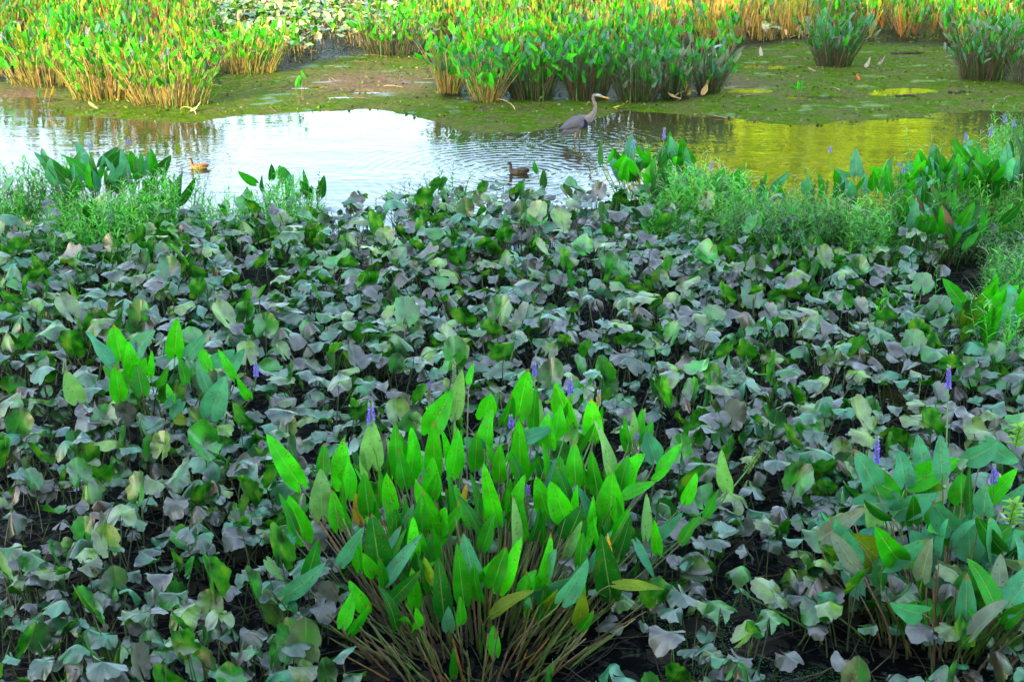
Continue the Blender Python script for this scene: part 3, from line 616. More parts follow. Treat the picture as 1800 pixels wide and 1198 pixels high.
# ------------------------------------------------------------------ spatterdock
def nuphar_leaf(kind, seed, NR=9, NA=40, top=(.17, .18, .18)):
    r_ = np.random.default_rng(seed)
    gap = r_.uniform(.10, .3); th = np.linspace(-pi + gap, pi - gap, NA); rr = np.linspace(0, 1, NR) ** .8; rr[0] = .02
    R = 1 + .10*np.cos(th) - .12*np.exp(-((np.abs(th)-pi)/.5)**2)
    for k_ in (2, 3, 5, 8, 12): R += r_.uniform(.0, .05) * np.cos(k_*th + r_.uniform(0, 6.3)) * (1.3 if kind == 'crumple' else 1)
    R += .022*r_.normal(0, 1, NA)*(NA > 20)
    for _ in range(r_.integers(1, 6)): R -= r_.uniform(.05, .24) * np.exp(-((th - r_.uniform(-2.8, 2.8))/r_.uniform(.03, .09))**2)
    Rr, Th = np.meshgrid(rr, th, indexing='ij'); rad = Rr * R[None]
    x = np.sin(Th)*rad*.86; y = np.cos(Th)*rad + .08
    fold, wv, bn, tl = dict(flat=(.15, .20, .12, r_.uniform(-.2, .2)), droop=(.32, .24, .22, r_.uniform(-.25, .28)), fold=(.75, .2, .25, r_.uniform(-.3, .35)),
                            cup=(-.65, .12, -.2, r_.uniform(-.2, .6)), erect=(-.35, .08, -.15, r_.uniform(.9, 1.35)), crumple=(1.1, .30, .8, r_.uniform(-.4, .4)))[kind]
    fold *= r_.uniform(.7, 1.3)
    z = -fold * np.abs(x)**1.35 - bn*np.abs(y)**1.8*np.sign(1) + r_.uniform(-.15, .15)*x*y
    for k_ in (2, 3, 4): z += wv*r_.uniform(.3, 1.1)*(3.2/k_)*.8*Rr**2.2*np.sin(k_*Th + r_.uniform(0, 6.3))
    z += .03*r_.uniform(.3, 1.5)*Rr**4*np.sin(r_.integers(7, 13)*Th + r_.uniform(0, 6.3))
    sx = 1/np.sqrt(1+.55*(abs(fold)*np.abs(x)**.35)**2); x = x*sx
    S = r_.uniform(.082, .150)
    V = np.stack([x, y, z], -1).reshape(-1, 3) * S
    V[:, 2] += (.006 * (1 - Rr)).ravel()
    ct, st = cos(tl), sin(tl); y_, z_ = V[:, 1].copy(), V[:, 2].copy(); V[:, 1] = y_*ct - z_*st; V[:, 2] = y_*st + z_*ct
    ro = r_.uniform(-.32, .32); x_, z_ = V[:, 0].copy(), V[:, 2].copy(); V[:, 0] = x_*cos(ro) - z_*sin(ro); V[:, 2] = x_*sin(ro) + z_*cos(ro)
    UV = np.stack([(Th/(2*pi)+.5), Rr], -1).reshape(-1, 2)
    h = r_.uniform(.30, .52); off = np.array([r_.uniform(-.10, .10), r_.uniform(-.02, .20), h])
    base = {'yellow': np.array([.09, .21, .006]), 'grey': np.array([.098, .108, .086]), 'teal': np.array([.016, .14, .055]), 'brown': np.array([.08, .05, .022]), 'green': np.array([.012, .17, .005])}
    return V + off, gridq(NR, NA), UV, off, base, S
KINDS = ['flat']*6 + ['droop']*12 + ['fold']*9 + ['cup']*6 + ['erect']*10 + ['crumple']*6
NV = []
for i, kd in enumerate(KINDS):
    V, Q, UV, off, base, S = nuphar_leaf(kd, 100+i)
    tn = 'brown' if kd == 'crumple' and i % 2 else 'teal' if rng.random() < .42 else 'grey'
    if (kd == 'erect' and rng.random() < .6) or rng.random() < .18: tn = 'green'
    if i % 11 == 4: tn = 'yellow'
    c = base[tn]*rng.uniform(.5, 1.45); c2 = base[random.choice(['grey', 'teal', 'grey', 'green'])]
    w = np.clip(UV[:, 1:2]**1.5 + .25*np.sin(UV[:, :1]*12+i), 0, 1)
    tt = c*(1-.5*w) + c2*.5*w
    mb = MB(); mb.add(V, Q, tt, UV, 0)
    root = np.array([0, 0, -.10]); pth = bez(root, root+[0, 0, .2], off-[0, .03, .16], off-np.array([0, 0, .002]), 8)
    tube(mb, pth, np.linspace(.0065, .004, 8), 5, jit((.07, .11, .04), .3), 1)
    NV.append((kd, tn, mb.mesh('leaf', [M_NUPH, M_STALK])))
def near_ok(x, y):
    pxx, pyy = to_px(np.array([x, y, 0.]))
    if pxx < -60 or pxx > 1860 or pyy > 1440: return False
    qx, qy = to_px(np.array([x, y, .42]))
    if qy < lerpc([(0, 352), (300, 372), (430, 360), (600, 358), (730, 345), (850, 338), (1000, 335), (1080, 340), (1200, 355), (1500, 395), (1800, 400)], qx): return False
    if ((x-CA[0])/.75)**2 + ((y-CA[1])/.75)**2 < 1: return False
    if 560 < pxx < 1020 and pyy > 1040: return False
    if pxx > 1480 and pyy > 1080: return rng.random() < .6
    if 1230 < pxx < 1620 and pyy > 900: return rng.random() < .75
    if 1080 < pxx < 1170 and pyy > 740 and pyy < 860: return rng.random() < .4
    if pxx > 1600 and 330 < pyy < 620: return rng.random() < .25
    if pxx < 330 and pyy < 420: return rng.random() < .3
    return True
pts = []
cell = .60
yy_ = 5.6
while yy_ < 20.5:
    xw = .41*yy_ + 1.0; xx_ = -xw
    while xx_ < xw:
        x = xx_ + rng.uniform(-.27, .27); y = yy_ + rng.uniform(-.27, .27)
        if near_ok(x, y): pts.append((x, y))
        xx_ += cell
    yy_ += cell
pts.sort(key=lambda q: q[1])
print('SPATTERDOCK', len(pts))
def zone(x, y):
    px, py = to_px(np.array([x, y, .35]))
    r = ('by the open water' if py < 400 else 'behind the shore plants' if py < 470 else 'in the upper marsh' if py < 560 else 'in the middle marsh' if py < 680
         else 'beyond the front clump' if py < 830 else 'level with the front clump' if py < 990 else 'at the photo bottom')
    c = ('far left' if px < 180 else 'left' if px < 430 else 'left of centre' if px < 700 else 'centre' if px < 960 else 'right of centre' if px < 1230 else 'right' if px < 1520 else 'far right')
    return r, c
MAIN = pts[:298]; REST = pts[298:]
cnt = {}
def add_leaf_choice(pyv):
    r = rng.random()
    return int(rng.integers(0, len(NV)))
plants = []
for (x, y) in MAIN:
    o = thing('spatterdock_plant', (x, y, 0), None, 'water plant')
    n = int(rng.integers(11, 15)) + (4 if y < 9.5 else 0); kinds = []; fs = float(np.interp(y, [6.5, 12], [.78, 1.0])); a0 = rng.uniform(0, 6.28)
    for k in range(n):
        a = a0 + k*2*pi/n + rng.uniform(-.4, .4); q = .42*math.sqrt(rng.uniform(.02, 1))
        i = add_leaf_choice(0); kd, tn, me = NV[i]; kinds.append((kd, tn))
        l = link('leaf', me, o, (q*cos(a), q*sin(a), 0))
        s = rng.uniform(.75, 1.2)*fs; l.scale = (s, s, s/fs*rng.uniform(.75, 1.15)); l.rotation_euler = (rng.normal(0, .12), rng.normal(0, .12), rng.uniform(0, 6.28))
    for k in range(4):                                  # young leaves low under the others
        a = rng.uniform(0, 6.28); q = rng.uniform(.05, .3); l = link('leaf', NV[int(rng.integers(0, len(NV)))][2], o, (q*cos(a), q*sin(a), 0))
        s = rng.uniform(.5, .75); l.scale = (s*1.1, s*1.1, s*.85); l.rotation_euler = (rng.normal(0, .2), rng.normal(0, .2), rng.uniform(0, 6.28))
    plants.append((o, n, kinds, x, y))
groups = {}
for o, n, kinds, x, y in plants:
    r, c = zone(x, y); ks = [k for k, _ in kinds]; cs_ = [t for _, t in kinds]
    look = ('brown curled' if 'brown' in cs_ else 'partly upright green' if ks.count('erect') > 1 else 'cupped' if ks.count('cup') > 1 else 'bluish' if cs_.count('teal') > 3 else 'crumpled grey' if 'crumple' in ks else 'drooping grey')
    px, py = to_px(np.array([x, y, .35])); groups.setdefault((look, r, c), []).append((px, py, o))
for (look, r, c), L_ in groups.items():
    L_.sort(key=lambda q: q[0]); n = len(L_)
    half = {1: [''], 2: [', left one', ', right one'], 3: [', leftmost', ', middle one', ', rightmost']}
    if n <= 3: tags = half[n]
    else:
        srt = sorted(L_, key=lambda q: q[1]); fa = sorted(srt[:n//2], key=lambda q: q[0]); ne = sorted(srt[n//2:], key=lambda q: q[0]); L_ = fa + ne
        nm = lambda k: {1: [''], 2: ['left', 'right'], 3: ['left', 'middle', 'right'], 4: ['leftmost', 'left', 'right', 'rightmost']}.get(k, [''] * k)
        tags = [(', farther ' + t).rstrip() for t in nm(len(fa))] + [(', nearer ' + t).rstrip() for t in nm(len(ne))]
    for (px, py, o), t in zip(L_, tags):
        o['label'] = f'{look} spatterdock {r}, {c}{t}'
        o['group'] = 'grey green spatterdock plants of the near marsh'
if REST:
    mb = MB()
    for (x, y) in REST:
        for k in range(int(rng.integers(4, 7))):
            kd, tn, me = NV[int(rng.integers(0, len(NV)))]
            pass
    # one object: the farthest plants, a few pixels per leaf
    tpls = []
    for i in range(0, len(NV), 3):
        V, Q, UV, off, base, S = nuphar_leaf(KINDS[i], 100+i, 4, 16)
        m2 = MB(); m2.add(V, Q, base['teal' if i % 4 == 0 else 'grey'], UV, 0); tube(m2, [(0, 0, -.1), off*.5, off], .006, 3, (.07, .11, .04), 1); tpls.append(m2.arrays())
    n = len(REST)*5; R_ = np.repeat(np.array(REST), 5, axis=0) + rng.normal(0, .18, (n, 2))
    for k, tp in enumerate(tpls):
        sel = np.arange(n) % len(tpls) == k; q = sel.sum()
        scatter(mb, tp, np.column_stack([R_[sel], np.zeros(q)]), rng.uniform(0, 6.28, q), rng.uniform(.8, 1.2, q), rng.uniform(.8, 1.2, (q, 3)))
    tag(mb.build('spatterdock_leaves', [M_NUPH, M_STALK]), 'farthest rows of grey green spatterdock leaves along the near shore', 'water plants', kind='stuff')

mb = MB(); n = 1500; yy2 = rng.uniform(6, 16, n); Pp = np.stack([rng.uniform(-.45, .45, n)*yy2, yy2], 1)
for i in range(6):
    m2 = MB(); L_ = rng.uniform(.15, .5)
    if i < 4: tube(m2, bez(np.array([-L_, 0, .0]), np.array([-L_*.3, .1, .05]), np.array([L_*.3, -.1, .04]), np.array([L_, .05, .0]), 6), .004, 4, jit((.05, .042, .025), .3), 0)
    else:
        V, Q, UV, off, base, S = nuphar_leaf('crumple', 700+i, 4, 14); m2.add((V-off)*np.array([1, 1, .3])+[0, 0, .02], Q, (.016, .013, .007), UV, 0)
    s_ = np.arange(n) % 6 == i; q = s_.sum(); scatter(mb, m2.arrays(), np.column_stack([Pp[s_], np.maximum(ground_z(Pp[s_, 0], Pp[s_, 1]), 0)+.004]), rng.uniform(0, 6.28, q), rng.uniform(.6, 1.3, q), rng.uniform(.6, 1.6, (q, 1))*np.ones((q, 3)))
tag(mb.build('litter', [M_DEAD]), 'dark fallen stalks and rotten leaves on the black mud under the spatterdock', 'plant litter', kind='stuff')
# far spatterdock field, low sun's shine put into its cream tint
mb = MB(); sel = cream; Pc = P[sel]; Pc = np.repeat(Pc, 7, axis=0) + rng.normal(0, .3, (len(Pc)*7, 2)); n = len(Pc)
for i in range(10):
    V, Q, UV, off, base, S = nuphar_leaf(['droop', 'flat', 'erect', 'fold', 'cup'][i % 5], 400+i, 4, 12)
    m2 = MB(); m2.add(V, Q, (.36, .34, .12) if i % 3 else (.12, .26, .06), UV, 0); tube(m2, [(0, 0, -.1), off*.5, off], .008, 3, (.25, .2, .06), 1)
    s_ = np.arange(n) % 10 == i; q = s_.sum()
    scatter(mb, m2.arrays(), np.column_stack([Pc[s_], np.zeros(q)]), rng.uniform(0, 6.28, q), rng.uniform(.9, 1.4, q), rng.uniform(.7, 1.3, (q, 1))*np.ones((q, 3)))
tag(mb.build('far_spatterdock_leaves', [M_NUPH, M_STALK]), 'cream and yellow sunlit spatterdock leaves filling the far bank, top left of centre', 'water plants', kind='stuff')
# tan dry stems
mb = MB(); Pt = P[tan]; Pt = np.repeat(Pt, 26, axis=0) + rng.normal(0, .28, (len(Pt)*26, 2)); n = len(Pt)
for i in range(8):
    m2 = MB(); hh = rng.uniform(.6, 1.15); e = np.array([rng.normal(0, .18), rng.normal(0, .15), hh])
    tube(m2, bez(np.zeros(3), np.array([0, 0, hh*.5]), e*.8, e, 5), np.linspace(.014, .006, 5), 3, (.38, .26, .035), 0)
    if i % 2: leaf_into(m2, e*.5, e*.9, e*.9+[.1, 0, -.18], .08, (.34, .2, .07), (.3, .2, .08), rows=4, cols=3, sk=3, sn=3, mats=(0, 0))
    s_ = np.arange(n) % 8 == i; q = s_.sum()
    scatter(mb, m2.arrays(), np.column_stack([Pt[s_], np.zeros(q)]), rng.uniform(0, 6.28, q), rng.uniform(.8, 1.2, q), rng.uniform(.6, 1.3, (q, 1))*np.ones((q, 3)))
tag(mb.build('dry_reeds', [M_STALK]), 'tan dry stems in warm sun at the top right of centre', 'reeds', kind='stuff')

# ------------------------------------------------------------------ smartweed
def weed_template(seed, h=1.0, heads=True, nl=15):
    r_ = np.random.default_rng(seed); S = MB(); Lv = MB()
    e = np.array([r_.normal(0, .18), r_.normal(0, .18), h]); pth = bez(np.zeros(3), np.array([0, 0, h*.4]), e*.75, e, 8)
    tube(S, pth, np.linspace(.006, .0025, 8), 4, (.10, .28, .03), 0)
    for i in range(nl):
        t = .15 + .83*i/nl; k = t*7; i0 = int(k); p = pth[i0] + (pth[min(i0+1, 7)]-pth[i0])*(k-i0)
        a = i*2.4 + r_.uniform(-.5, .5); up = r_.uniform(.3, 1.6); dr = nrm([cos(a), sin(a), up]); L = r_.uniform(.10, .19)*(1-.35*t)
        A_ = MB(); V, Q, UV = blade_local(L*1.35, L*.24, r_.uniform(.3, 1.3), .3, 0, 0, 4, 3)
        xd = nrm(np.cross(dr, [0, 0, 1])); zd = np.cross(xd, dr)
        wt = np.array([.3, .7, .95, .6])
        V = V*[1.0, 1, 1]; Lv.add(p + V[:, :1]*xd + V[:, 1:2]*dr + V[:, 2:]*zd, Q, np.array((.055, .44, .015))*r_.uniform(.4, 1.6), UV, 0)
    if heads:
        for j in range(r_.integers(1, 4)):
            a = r_.uniform(0, 6.28); p0 = pth[-1]*.97; q = p0 + np.array([cos(a)*.05, sin(a)*.05, .10]); q2 = q + np.array([cos(a)*.07, sin(a)*.07, r_.uniform(-.03, .03)])
            pp = bez(p0, p0+[0, 0, .05], q, q2, 9); tube(S, pp, .0015, 3, (.12, .3, .05), 0)
            for v in pp[3:]:
                s = .0055
                for w_ in range(2):
                    d = nrm(r_.normal(0, 1, 3))*s; d2 = nrm(np.cross(d, r_.normal(0, 1, 3)))*s
                    S.add([v-d, v+d2, v+d, v-d2], [(0, 1, 2, 3)], (.45, .55, .35), None, 0)
    return S, Lv
WT = [weed_template(900+i, 1.0, i % 3 == 1, 11 + i) for i in range(8)]
def grass_template(seed):
    r_ = np.random.default_rng(seed); S = MB(); Lv = MB(); tube(S, [(0, 0, 0), (0, 0, .05)], .003, 3, (.1, .3, .03), 0)
    for i in range(9):
        a = r_.uniform(0, 6.28); up = r_.uniform(1.4, 3.5); dr = nrm([cos(a), sin(a), up]); L = r_.uniform(.5, .95)
        V, Q, UV = blade_local(L, .030, r_.uniform(.5, 1.6), .3, r_.uniform(-.8, .8), 0, 8, 3); xd = nrm(np.cross(dr, [0, 0, 1])); zd = np.cross(xd, dr)
        if zd[2] < 0: zd = -zd
        Lv.add(V[:, :1]*xd + V[:, 1:2]*dr + V[:, 2:]*zd, Q, np.array((.06, .34, .02))*r_.uniform(.5, 1.5), UV, 0)
    return S, Lv
WT = WT + [grass_template(1), grass_template(2)]
def px_region(poly, n, zr=0.0):
    out = []; xs = [q[0] for q in poly]; ys = [q[1] for q in poly]
    W0 = [at(x, y) for x, y in poly]; wx = [w[0] for w in W0]; wy = [w[1] for w in W0]
    while len(out) < n:
        x, y = rng.uniform(min(wx), max(wx)), rng.uniform(min(wy), max(wy))
        ins = False; j = len(W0)-1
        for i in range(len(W0)):
            if (wy[i] > y) != (wy[j] > y) and x < (wx[j]-wx[i])*(y-wy[i])/(wy[j]-wy[i])+wx[i]: ins = not ins
            j = i
        if ins: out.append((x, y))
    return np.array(out)
def weed_patch(name, label, polys, hmin, hmax):
    mb = MB()
    for poly, n in polys:
        Pp = px_region(poly, n); k_ = rng.integers(0, len(WT), n); sc_ = rng.uniform(hmin, hmax, n)
        clumpy = fbm(Pp[:, 0]*1.3, Pp[:, 1]*1.3) ; sc_ *= np.clip(1+clumpy*1.1, .45, 1.35)
        for k in range(len(WT)):
            s_ = k_ == k; q = s_.sum()
            if not q: continue
            pv = np.clip(1 + 2.2*fbm(Pp[s_, 0]*.9+9, Pp[s_, 1]*.9+5), .5, 1.3)[:, None]; tj = pv*rng.uniform(.6, 1.4, (q, 1))*np.column_stack([rng.uniform(.7, 1.6, q), np.ones(q), rng.uniform(.8, 2.0, q)])
            for part, mi in ((WT[k][0], 1), (WT[k][1], 0)):
                V, Q, U, T, M = part.arrays(); r = np.random.default_rng(k+int(q)).uniform(0, 6.28, q)
                scatter(mb, (V, Q, U, T, np.full(len(Q), mi)), np.column_stack([Pp[s_], np.full(q, -.02)]), r, sc_[s_], tj)
    return tag(mb.build(name, [M_WEED, M_STALK]), label, 'weeds', kind='stuff')
weed_patch('smartweed_undergrowth', 'bright green smartweed thicket along the left shore', [([(-60, 375), (130, 375), (300, 400), (330, 430), (250, 480), (-60, 490)], 850), ([(330, 400), (560, 395), (580, 425), (360, 445)], 230), ([(690, 385), (800, 380), (830, 430), (700, 430)], 70), ([(-60, 450), (300, 450), (250, 520), (-60, 520)], 60)], .48, .72)
weed_patch('smartweed_undergrowth', 'bright green smartweed thicket in the right half, up to the right bank', [([(1120, 400), (1400, 400), (1580, 400), (1640, 430), (1600, 500), (1300, 500), (1150, 450)], 1250), ([(1560, 350), (1700, 320), (1860, 320), (1860, 470), (1620, 470)], 650), ([(1740, 255), (1880, 240), (1880, 330), (1720, 330)], 260), ([(1720, 470), (1860, 450), (1860, 640), (1740, 640)], 420), ([(1700, 640), (1860, 640), (1860, 720), (1740, 720)], 40)], .45, .75)
SPR = [((75, 520), .62, 'tall smartweed sprig in front of the left thicket, nearest the left edge'), ((140, 535), .66, 'tall smartweed sprig in front of the left thicket, third from the left edge'), ((108, 505), .6, 'tall smartweed sprig in front of the left thicket, second from the left edge'),
       ((366, 385), .42, 'smartweed sprig standing out against the white water, left one of two'), ((396, 388), .45, 'smartweed sprig standing out against the white water, right one of two'), ((663, 402), .5, 'slim smartweed sprig at the water edge left of the ducks reflection'),
       ((757, 430), .6, 'pair tipped smartweed sprig at the shore left of the right duck'), ((1450, 575), .55, 'smartweed sprig with white seed heads among grey leaves, left of the tallest one'), ((1530, 625), .80, 'tallest smartweed sprig with white seed heads among the grey leaves'),
       ((1608, 575), .62, 'smartweed sprig with arching seed heads, right of the tallest one'), ((1565, 600), .55, 'short smartweed sprig close beside the tallest one'), ((1500, 650), .6, 'low smartweed sprig under the tallest one, over pale leaves'), ((1640, 560), .6, 'smartweed sprig at the dark gap before the right bank'),
       ((280, 440), .5, 'smartweed sprig over grey leaves right of the left thicket'), ((855, 450), .5, 'smartweed sprig growing through grey leaves below the swimming duck'), ((960, 450), .42, 'smartweed sprig in the middle of the marsh, right of centre')]
for i, ((px, py), h, lab) in enumerate(SPR):
    g = at(px, py); o = thing('smartweed_plant', (g[0], g[1], 0), lab, 'weed', 'separate smartweed sprigs')
    S, Lv = WT[[0, 1, 3, 4, 6, 7][i % 6]]
    a = S.build('stem', [M_STALK], o, (0, 0, -.02)); l = Lv.build('leaves', [M_WEED], o, (0, 0, -.02))
    for q in (a, l): q.scale = (h, h, h); q.rotation_euler = (0, 0, i*1.3)
# yellow green seedling at the right front
g = atD(1775, 900, 7.6); o = thing('leafy_shoot', (g[0], g[1], g[2]-.25), 'yellow green shoot of small pointed leaves at the right edge, over bluish leaves', 'weed', 'yellow green shoots')
def leafy_shoot(o):
    mb = MB(); ms = MB(); tube(ms, bez(np.zeros(3), np.array([.02, 0, .1]), np.array([.0, 0, .2]), np.array([.03, 0, .32]), 6), .004, 5, (.12, .2, .03), 0)
    for i in range(26):
        a = i*2.4; z = .16+.17*i/26; dr = nrm([cos(a), sin(a)*.6, .45]); V, Q, UV = blade_local(.085, .034, .5, .3, 0, .05, 6, 5); xd = nrm(np.cross(dr, [0, 0, 1])); zd = np.cross(xd, dr)
        mb.add(np.array([.02, 0, z]) + V[:, :1]*xd + V[:, 1:2]*dr + V[:, 2:]*zd, Q, jit((.22, .5, .02), .2), UV, 0)
    mb.build('leaves', [M_WEED], o, (0, 0, 0)); ms.build('stem', [M_STALK], o, (0, 0, 0))
leafy_shoot(o)
g = atD(1785, 765, 8.6); o = thing('leafy_shoot', (g[0], g[1], g[2]-.25), 'yellow green shoot above the drooping corner clump, at the right edge', 'weed', 'yellow green shoots'); leafy_shoot(o)

# duckweed on the dark water at the right front
mb = MB(); n = 22000; Pp = px_region([(1080, 880), (1620, 860), (1640, 1260), (1080, 1260)], n); keep = fbm(Pp[:, 0]*3, Pp[:, 1]*3) > -.02; Pp = Pp[keep]; n = len(Pp)
k6 = np.array([(cos(a)*.006, sin(a)*.006, 0) for a in np.linspace(0, 2*pi, 7)[:-1]]); tv = (k6, np.array([(0, 1, 2, 3), (0, 3, 4, 5)]), np.zeros((6, 2)), np.full((6, 3), 1.), np.zeros(2, int))
scatter(mb, tv, np.column_stack([Pp, np.maximum(ground_z(Pp[:, 0], Pp[:, 1]), 0) + .006]), rng.uniform(0, 6, n), rng.uniform(.4, 1.0, n), np.array((.015, .10, .005))*rng.uniform(.5, 1.5, (n, 1)))
tag(mb.build('duckweed', [M_WEED]), 'dark green duckweed specks floating on the black water at the right front', 'duckweed', kind='stuff')

# ------------------------------------------------------------------ small things on the far mud
def small_seedling(px, py, h, n, tints, lab):
    g = at(px, py); o = thing('seedling', (g[0], g[1], 0), lab, 'water plant'); clump_random(o, g, .06, .04, n, h*.7, .2, tints, lean=.5)
small_seedling(80, 190, .42, 3, [b, 'yellow'], 'yellow green seedling standing in the mud nearest the left edge')
small_seedling(152, 180, .45, 5, [b, 'olive'], 'sprawling seedling with bent stems left of the golden stems')
small_seedling(530, 177, .7, 4, [b, m_], 'thin upright seedling alone on the mossy mud before the lit bank')
small_seedling(1405, 172, .3, 4, [b, m_], 'tiny pale seedling on the mossy mud below the round clump')
mb = MB(); n = 16000; Pp = np.stack([rng.uniform(-13, 17, n), rng.uniform(20, 46, n)], 1); zz = ground_z(Pp[:, 0], Pp[:, 1])
ok = (zz > -.004) & (Pp[:, 1] > lerpc(FAR, Pp[:, 0]) - 1.2) & (fbm(Pp[:, 0]*1.1+40, Pp[:, 1]*1.6) > -.08); Pp = Pp[ok]; zz = zz[ok]; n = len(Pp)
tv = (np.array([(-.03, 0, 0), (.03, 0, 0), (.018, .02, .035), (-.02, .01, .03)]), np.array([(0, 1, 2, 3)]), np.zeros((4, 2)), np.full((4, 3), 1.), np.zeros(1, int))
cc_ = np.where(rng.random((n, 1)) < .55, np.array([[.10, .15, .005]]), np.where(rng.random((n, 1)) < .5, np.array([[.025, .11, .006]]), np.array([[.10, .065, .03]])))
scatter(mb, tv, np.column_stack([Pp, np.maximum(zz, 0)]), rng.uniform(0, 6, n), rng.uniform(.4, 1.3, n), cc_*rng.uniform(.5, 1.5, (n, 1)))
tag(mb.build('moss', [M_WEED]), 'olive green algae and moss crust over the far mud flat', 'moss', kind='stuff')
mb = MB(); n = 420; Pp = np.stack([rng.uniform(-10, 15, n), rng.uniform(22, 42, n)], 1); zz = ground_z(Pp[:, 0], Pp[:, 1]); ok = (zz > 0) & (Pp[:, 1] > lerpc(FAR, Pp[:, 0])); Pp = Pp[ok]; zz = zz[ok]; n = len(Pp)
for i in range(6):
    m2 = MB(); L_ = rng.uniform(.08, .35); tube(m2, bez(np.array([-L_, 0, 0]), np.array([-L_*.3, .07, .03]), np.array([L_*.3, -.06, .05]), np.array([L_, .03, .01]), 6), np.linspace(.009, .004, 6), 4, jit([(.16, .12, .05), (.06, .045, .03), (.22, .18, .06)][i % 3], .3), 0)
    s_ = np.arange(n) % 6 == i; q = s_.sum(); scatter(mb, m2.arrays(), np.column_stack([Pp[s_], zz[s_]+.005]), rng.uniform(0, 6.28, q), rng.uniform(.5, 1.3, q), rng.uniform(.6, 1.5, (q, 1))*np.ones((q, 3)))
tag(mb.build('twigs', [M_STALK]), 'small dead twigs and stalk bits strewn over the far mud flat', 'plant litter', kind='stuff')
def fallen_leaf(px, py, L, tint, lab, up=.4, ang=0.0):
    g = at(px, py); z = max(0., float(ground_z(g[0], g[1]))) + .02
    mb = MB(); V, Q, UV = blade_local(L, L*.42, -.7, .25, .5, .1, 9, 7, .06, 1.)
    c, s = cos(up), sin(up); y, zz = V[:, 1].copy(), V[:, 2].copy(); V[:, 1] = y*c - zz*s; V[:, 2] = y*s + zz*c + .01
    c, s = cos(ang), sin(ang); x, y = V[:, 0].copy(), V[:, 1].copy(); V[:, 0] = x*c-y*s; V[:, 1] = x*s+y*c
    V[:, 2] -= min(0, V[:, 2].min())
    mb.add(V, Q, tint, UV, 0); tube(mb, [(0, 0, 0), (-.06*sin(ang+1.5), -.06, .01), (-.12*sin(ang+1), -.15, .0)], .006, 4, tint, 0)
    tag(mb.build('fallen_leaf', [M_DEAD], None, (g[0], g[1], z)), lab, 'dead leaf', 'dead leaves on the mud')
fallen_leaf(1236, 172, .36, (.50, .36, .14), 'largest pale tan dead leaf, upright at the tip of the mud spit', .7, -.7)
fallen_leaf(1210, 172, .3, (.50, .34, .06), 'yellow curled dead leaf just left of the largest pale one', .8, .5)
fallen_leaf(1195, 180, .3, (.36, .24, .10), 'dead leaf lying flat at the water edge below the yellow one', .1, 1.3)
fallen_leaf(1522, 122, .28, (.32, .30, .20), 'pale leaf propped at the right foot of the round clump', .6, -.8)
fallen_leaf(1545, 118, .28, (.26, .22, .14), 'greyish leaf farther right of the round clump foot', .5, -1.)
fallen_leaf(1432, 130, .22, (.30, .2, .12), 'tan leaf flat at the left foot of the round clump', .1, 1.)
fallen_leaf(1338, 102, .24, (.40, .34, .26), 'pale leaf alone on the green mud left of the round clump', .8, .2)
fallen_leaf(1510, 146, .15, (.60, .10, .03), 'small orange red leaf on the open green mud', .4, .4)
fallen_leaf(840, 184, .25, (.16, .12, .08), 'dark dead leaf at the foot of the fanned clump on the mud spit', .1, 1.5)
fallen_leaf(948, 180, .22, (.34, .34, .14), 'pale green dead leaf on the mud above the heron back', .3, -1.)
fallen_leaf(1080, 193, .3, (.50, .42, .06), 'yellow dead stalk and leaf on the mud right of the heron neck', .1, -1.5)
fallen_leaf(170, 196, .25, (.40, .36, .12), 'pale leaf at the water edge below the golden stems', .3, 1.2)
fallen_leaf(338, 201, .28, (.50, .44, .22), 'bleached leaf at the right foot of the golden stems', .2, -.6)
def driftwood(px, py, L, r, ang, lab):
    px0 = px * .1; g = at(px, py); mb = MB(); n = 10; t = np.linspace(-.5, .5, n)
    pth = np.stack([t*L*cos(ang), t*L*sin(ang), .02*np.sin(t*7)+r*.6], 1); rad = r*np.linspace(1, .45, n)*(1+.25*np.sin(t*23+px0)); rad[0] *= .5; rad[-1] *= .3; pth[:, 1] += .04*np.sin(t*9+px0); tube(mb, pth, rad, 9, (.045, .033, .024), 0)
    z = max(0, float(ground_z(g[0], g[1])))
    tag(mb.build('driftwood', [M_BARK], None, (g[0], g[1], z)), lab, 'driftwood', 'driftwood on the mud')
driftwood(1595, 97, .9, .05, .1, 'dark log lying behind the gap between the two bluish clumps')
driftwood(1592, 173, .45, .035, -.2, 'short dark stick at the edge of the lime puddle')
driftwood(1683, 168, .4, .04, .15, 'dark lump of wood right of the lime puddle')
driftwood(1210, 130, .5, .12, .2, 'rounded dark stump between the clumps at the end of the mud spit')
def bent_stalk(px0, py0, px1, py1, lab, tint=(.30, .26, .08)):
    a = at(px0, py0); b2 = at(px1, py1); o = (a+b2)/2; z = max(0., float(ground_z(*o[:2])))+.02
    mb = MB(); tube(mb, bez(a-o, a-o+[0, 0, .12], b2-o+[0, 0, .15], b2-o, 8), .011, 5, tint, 0)
    tag(mb.build('fallen_stalk', [M_STALK], None, (o[0], o[1], z)), lab, 'dead stalk', 'dead stalks on the mud')
bent_stalk(870, 182, 905, 197, 'broken dead stalk lying before the fanned clump'); bent_stalk(318, 198, 345, 206, 'broken dead stalk under the golden stems'); bent_stalk(1225, 170, 1185, 178, 'dead stalk of the pale leaves on the mud spit')

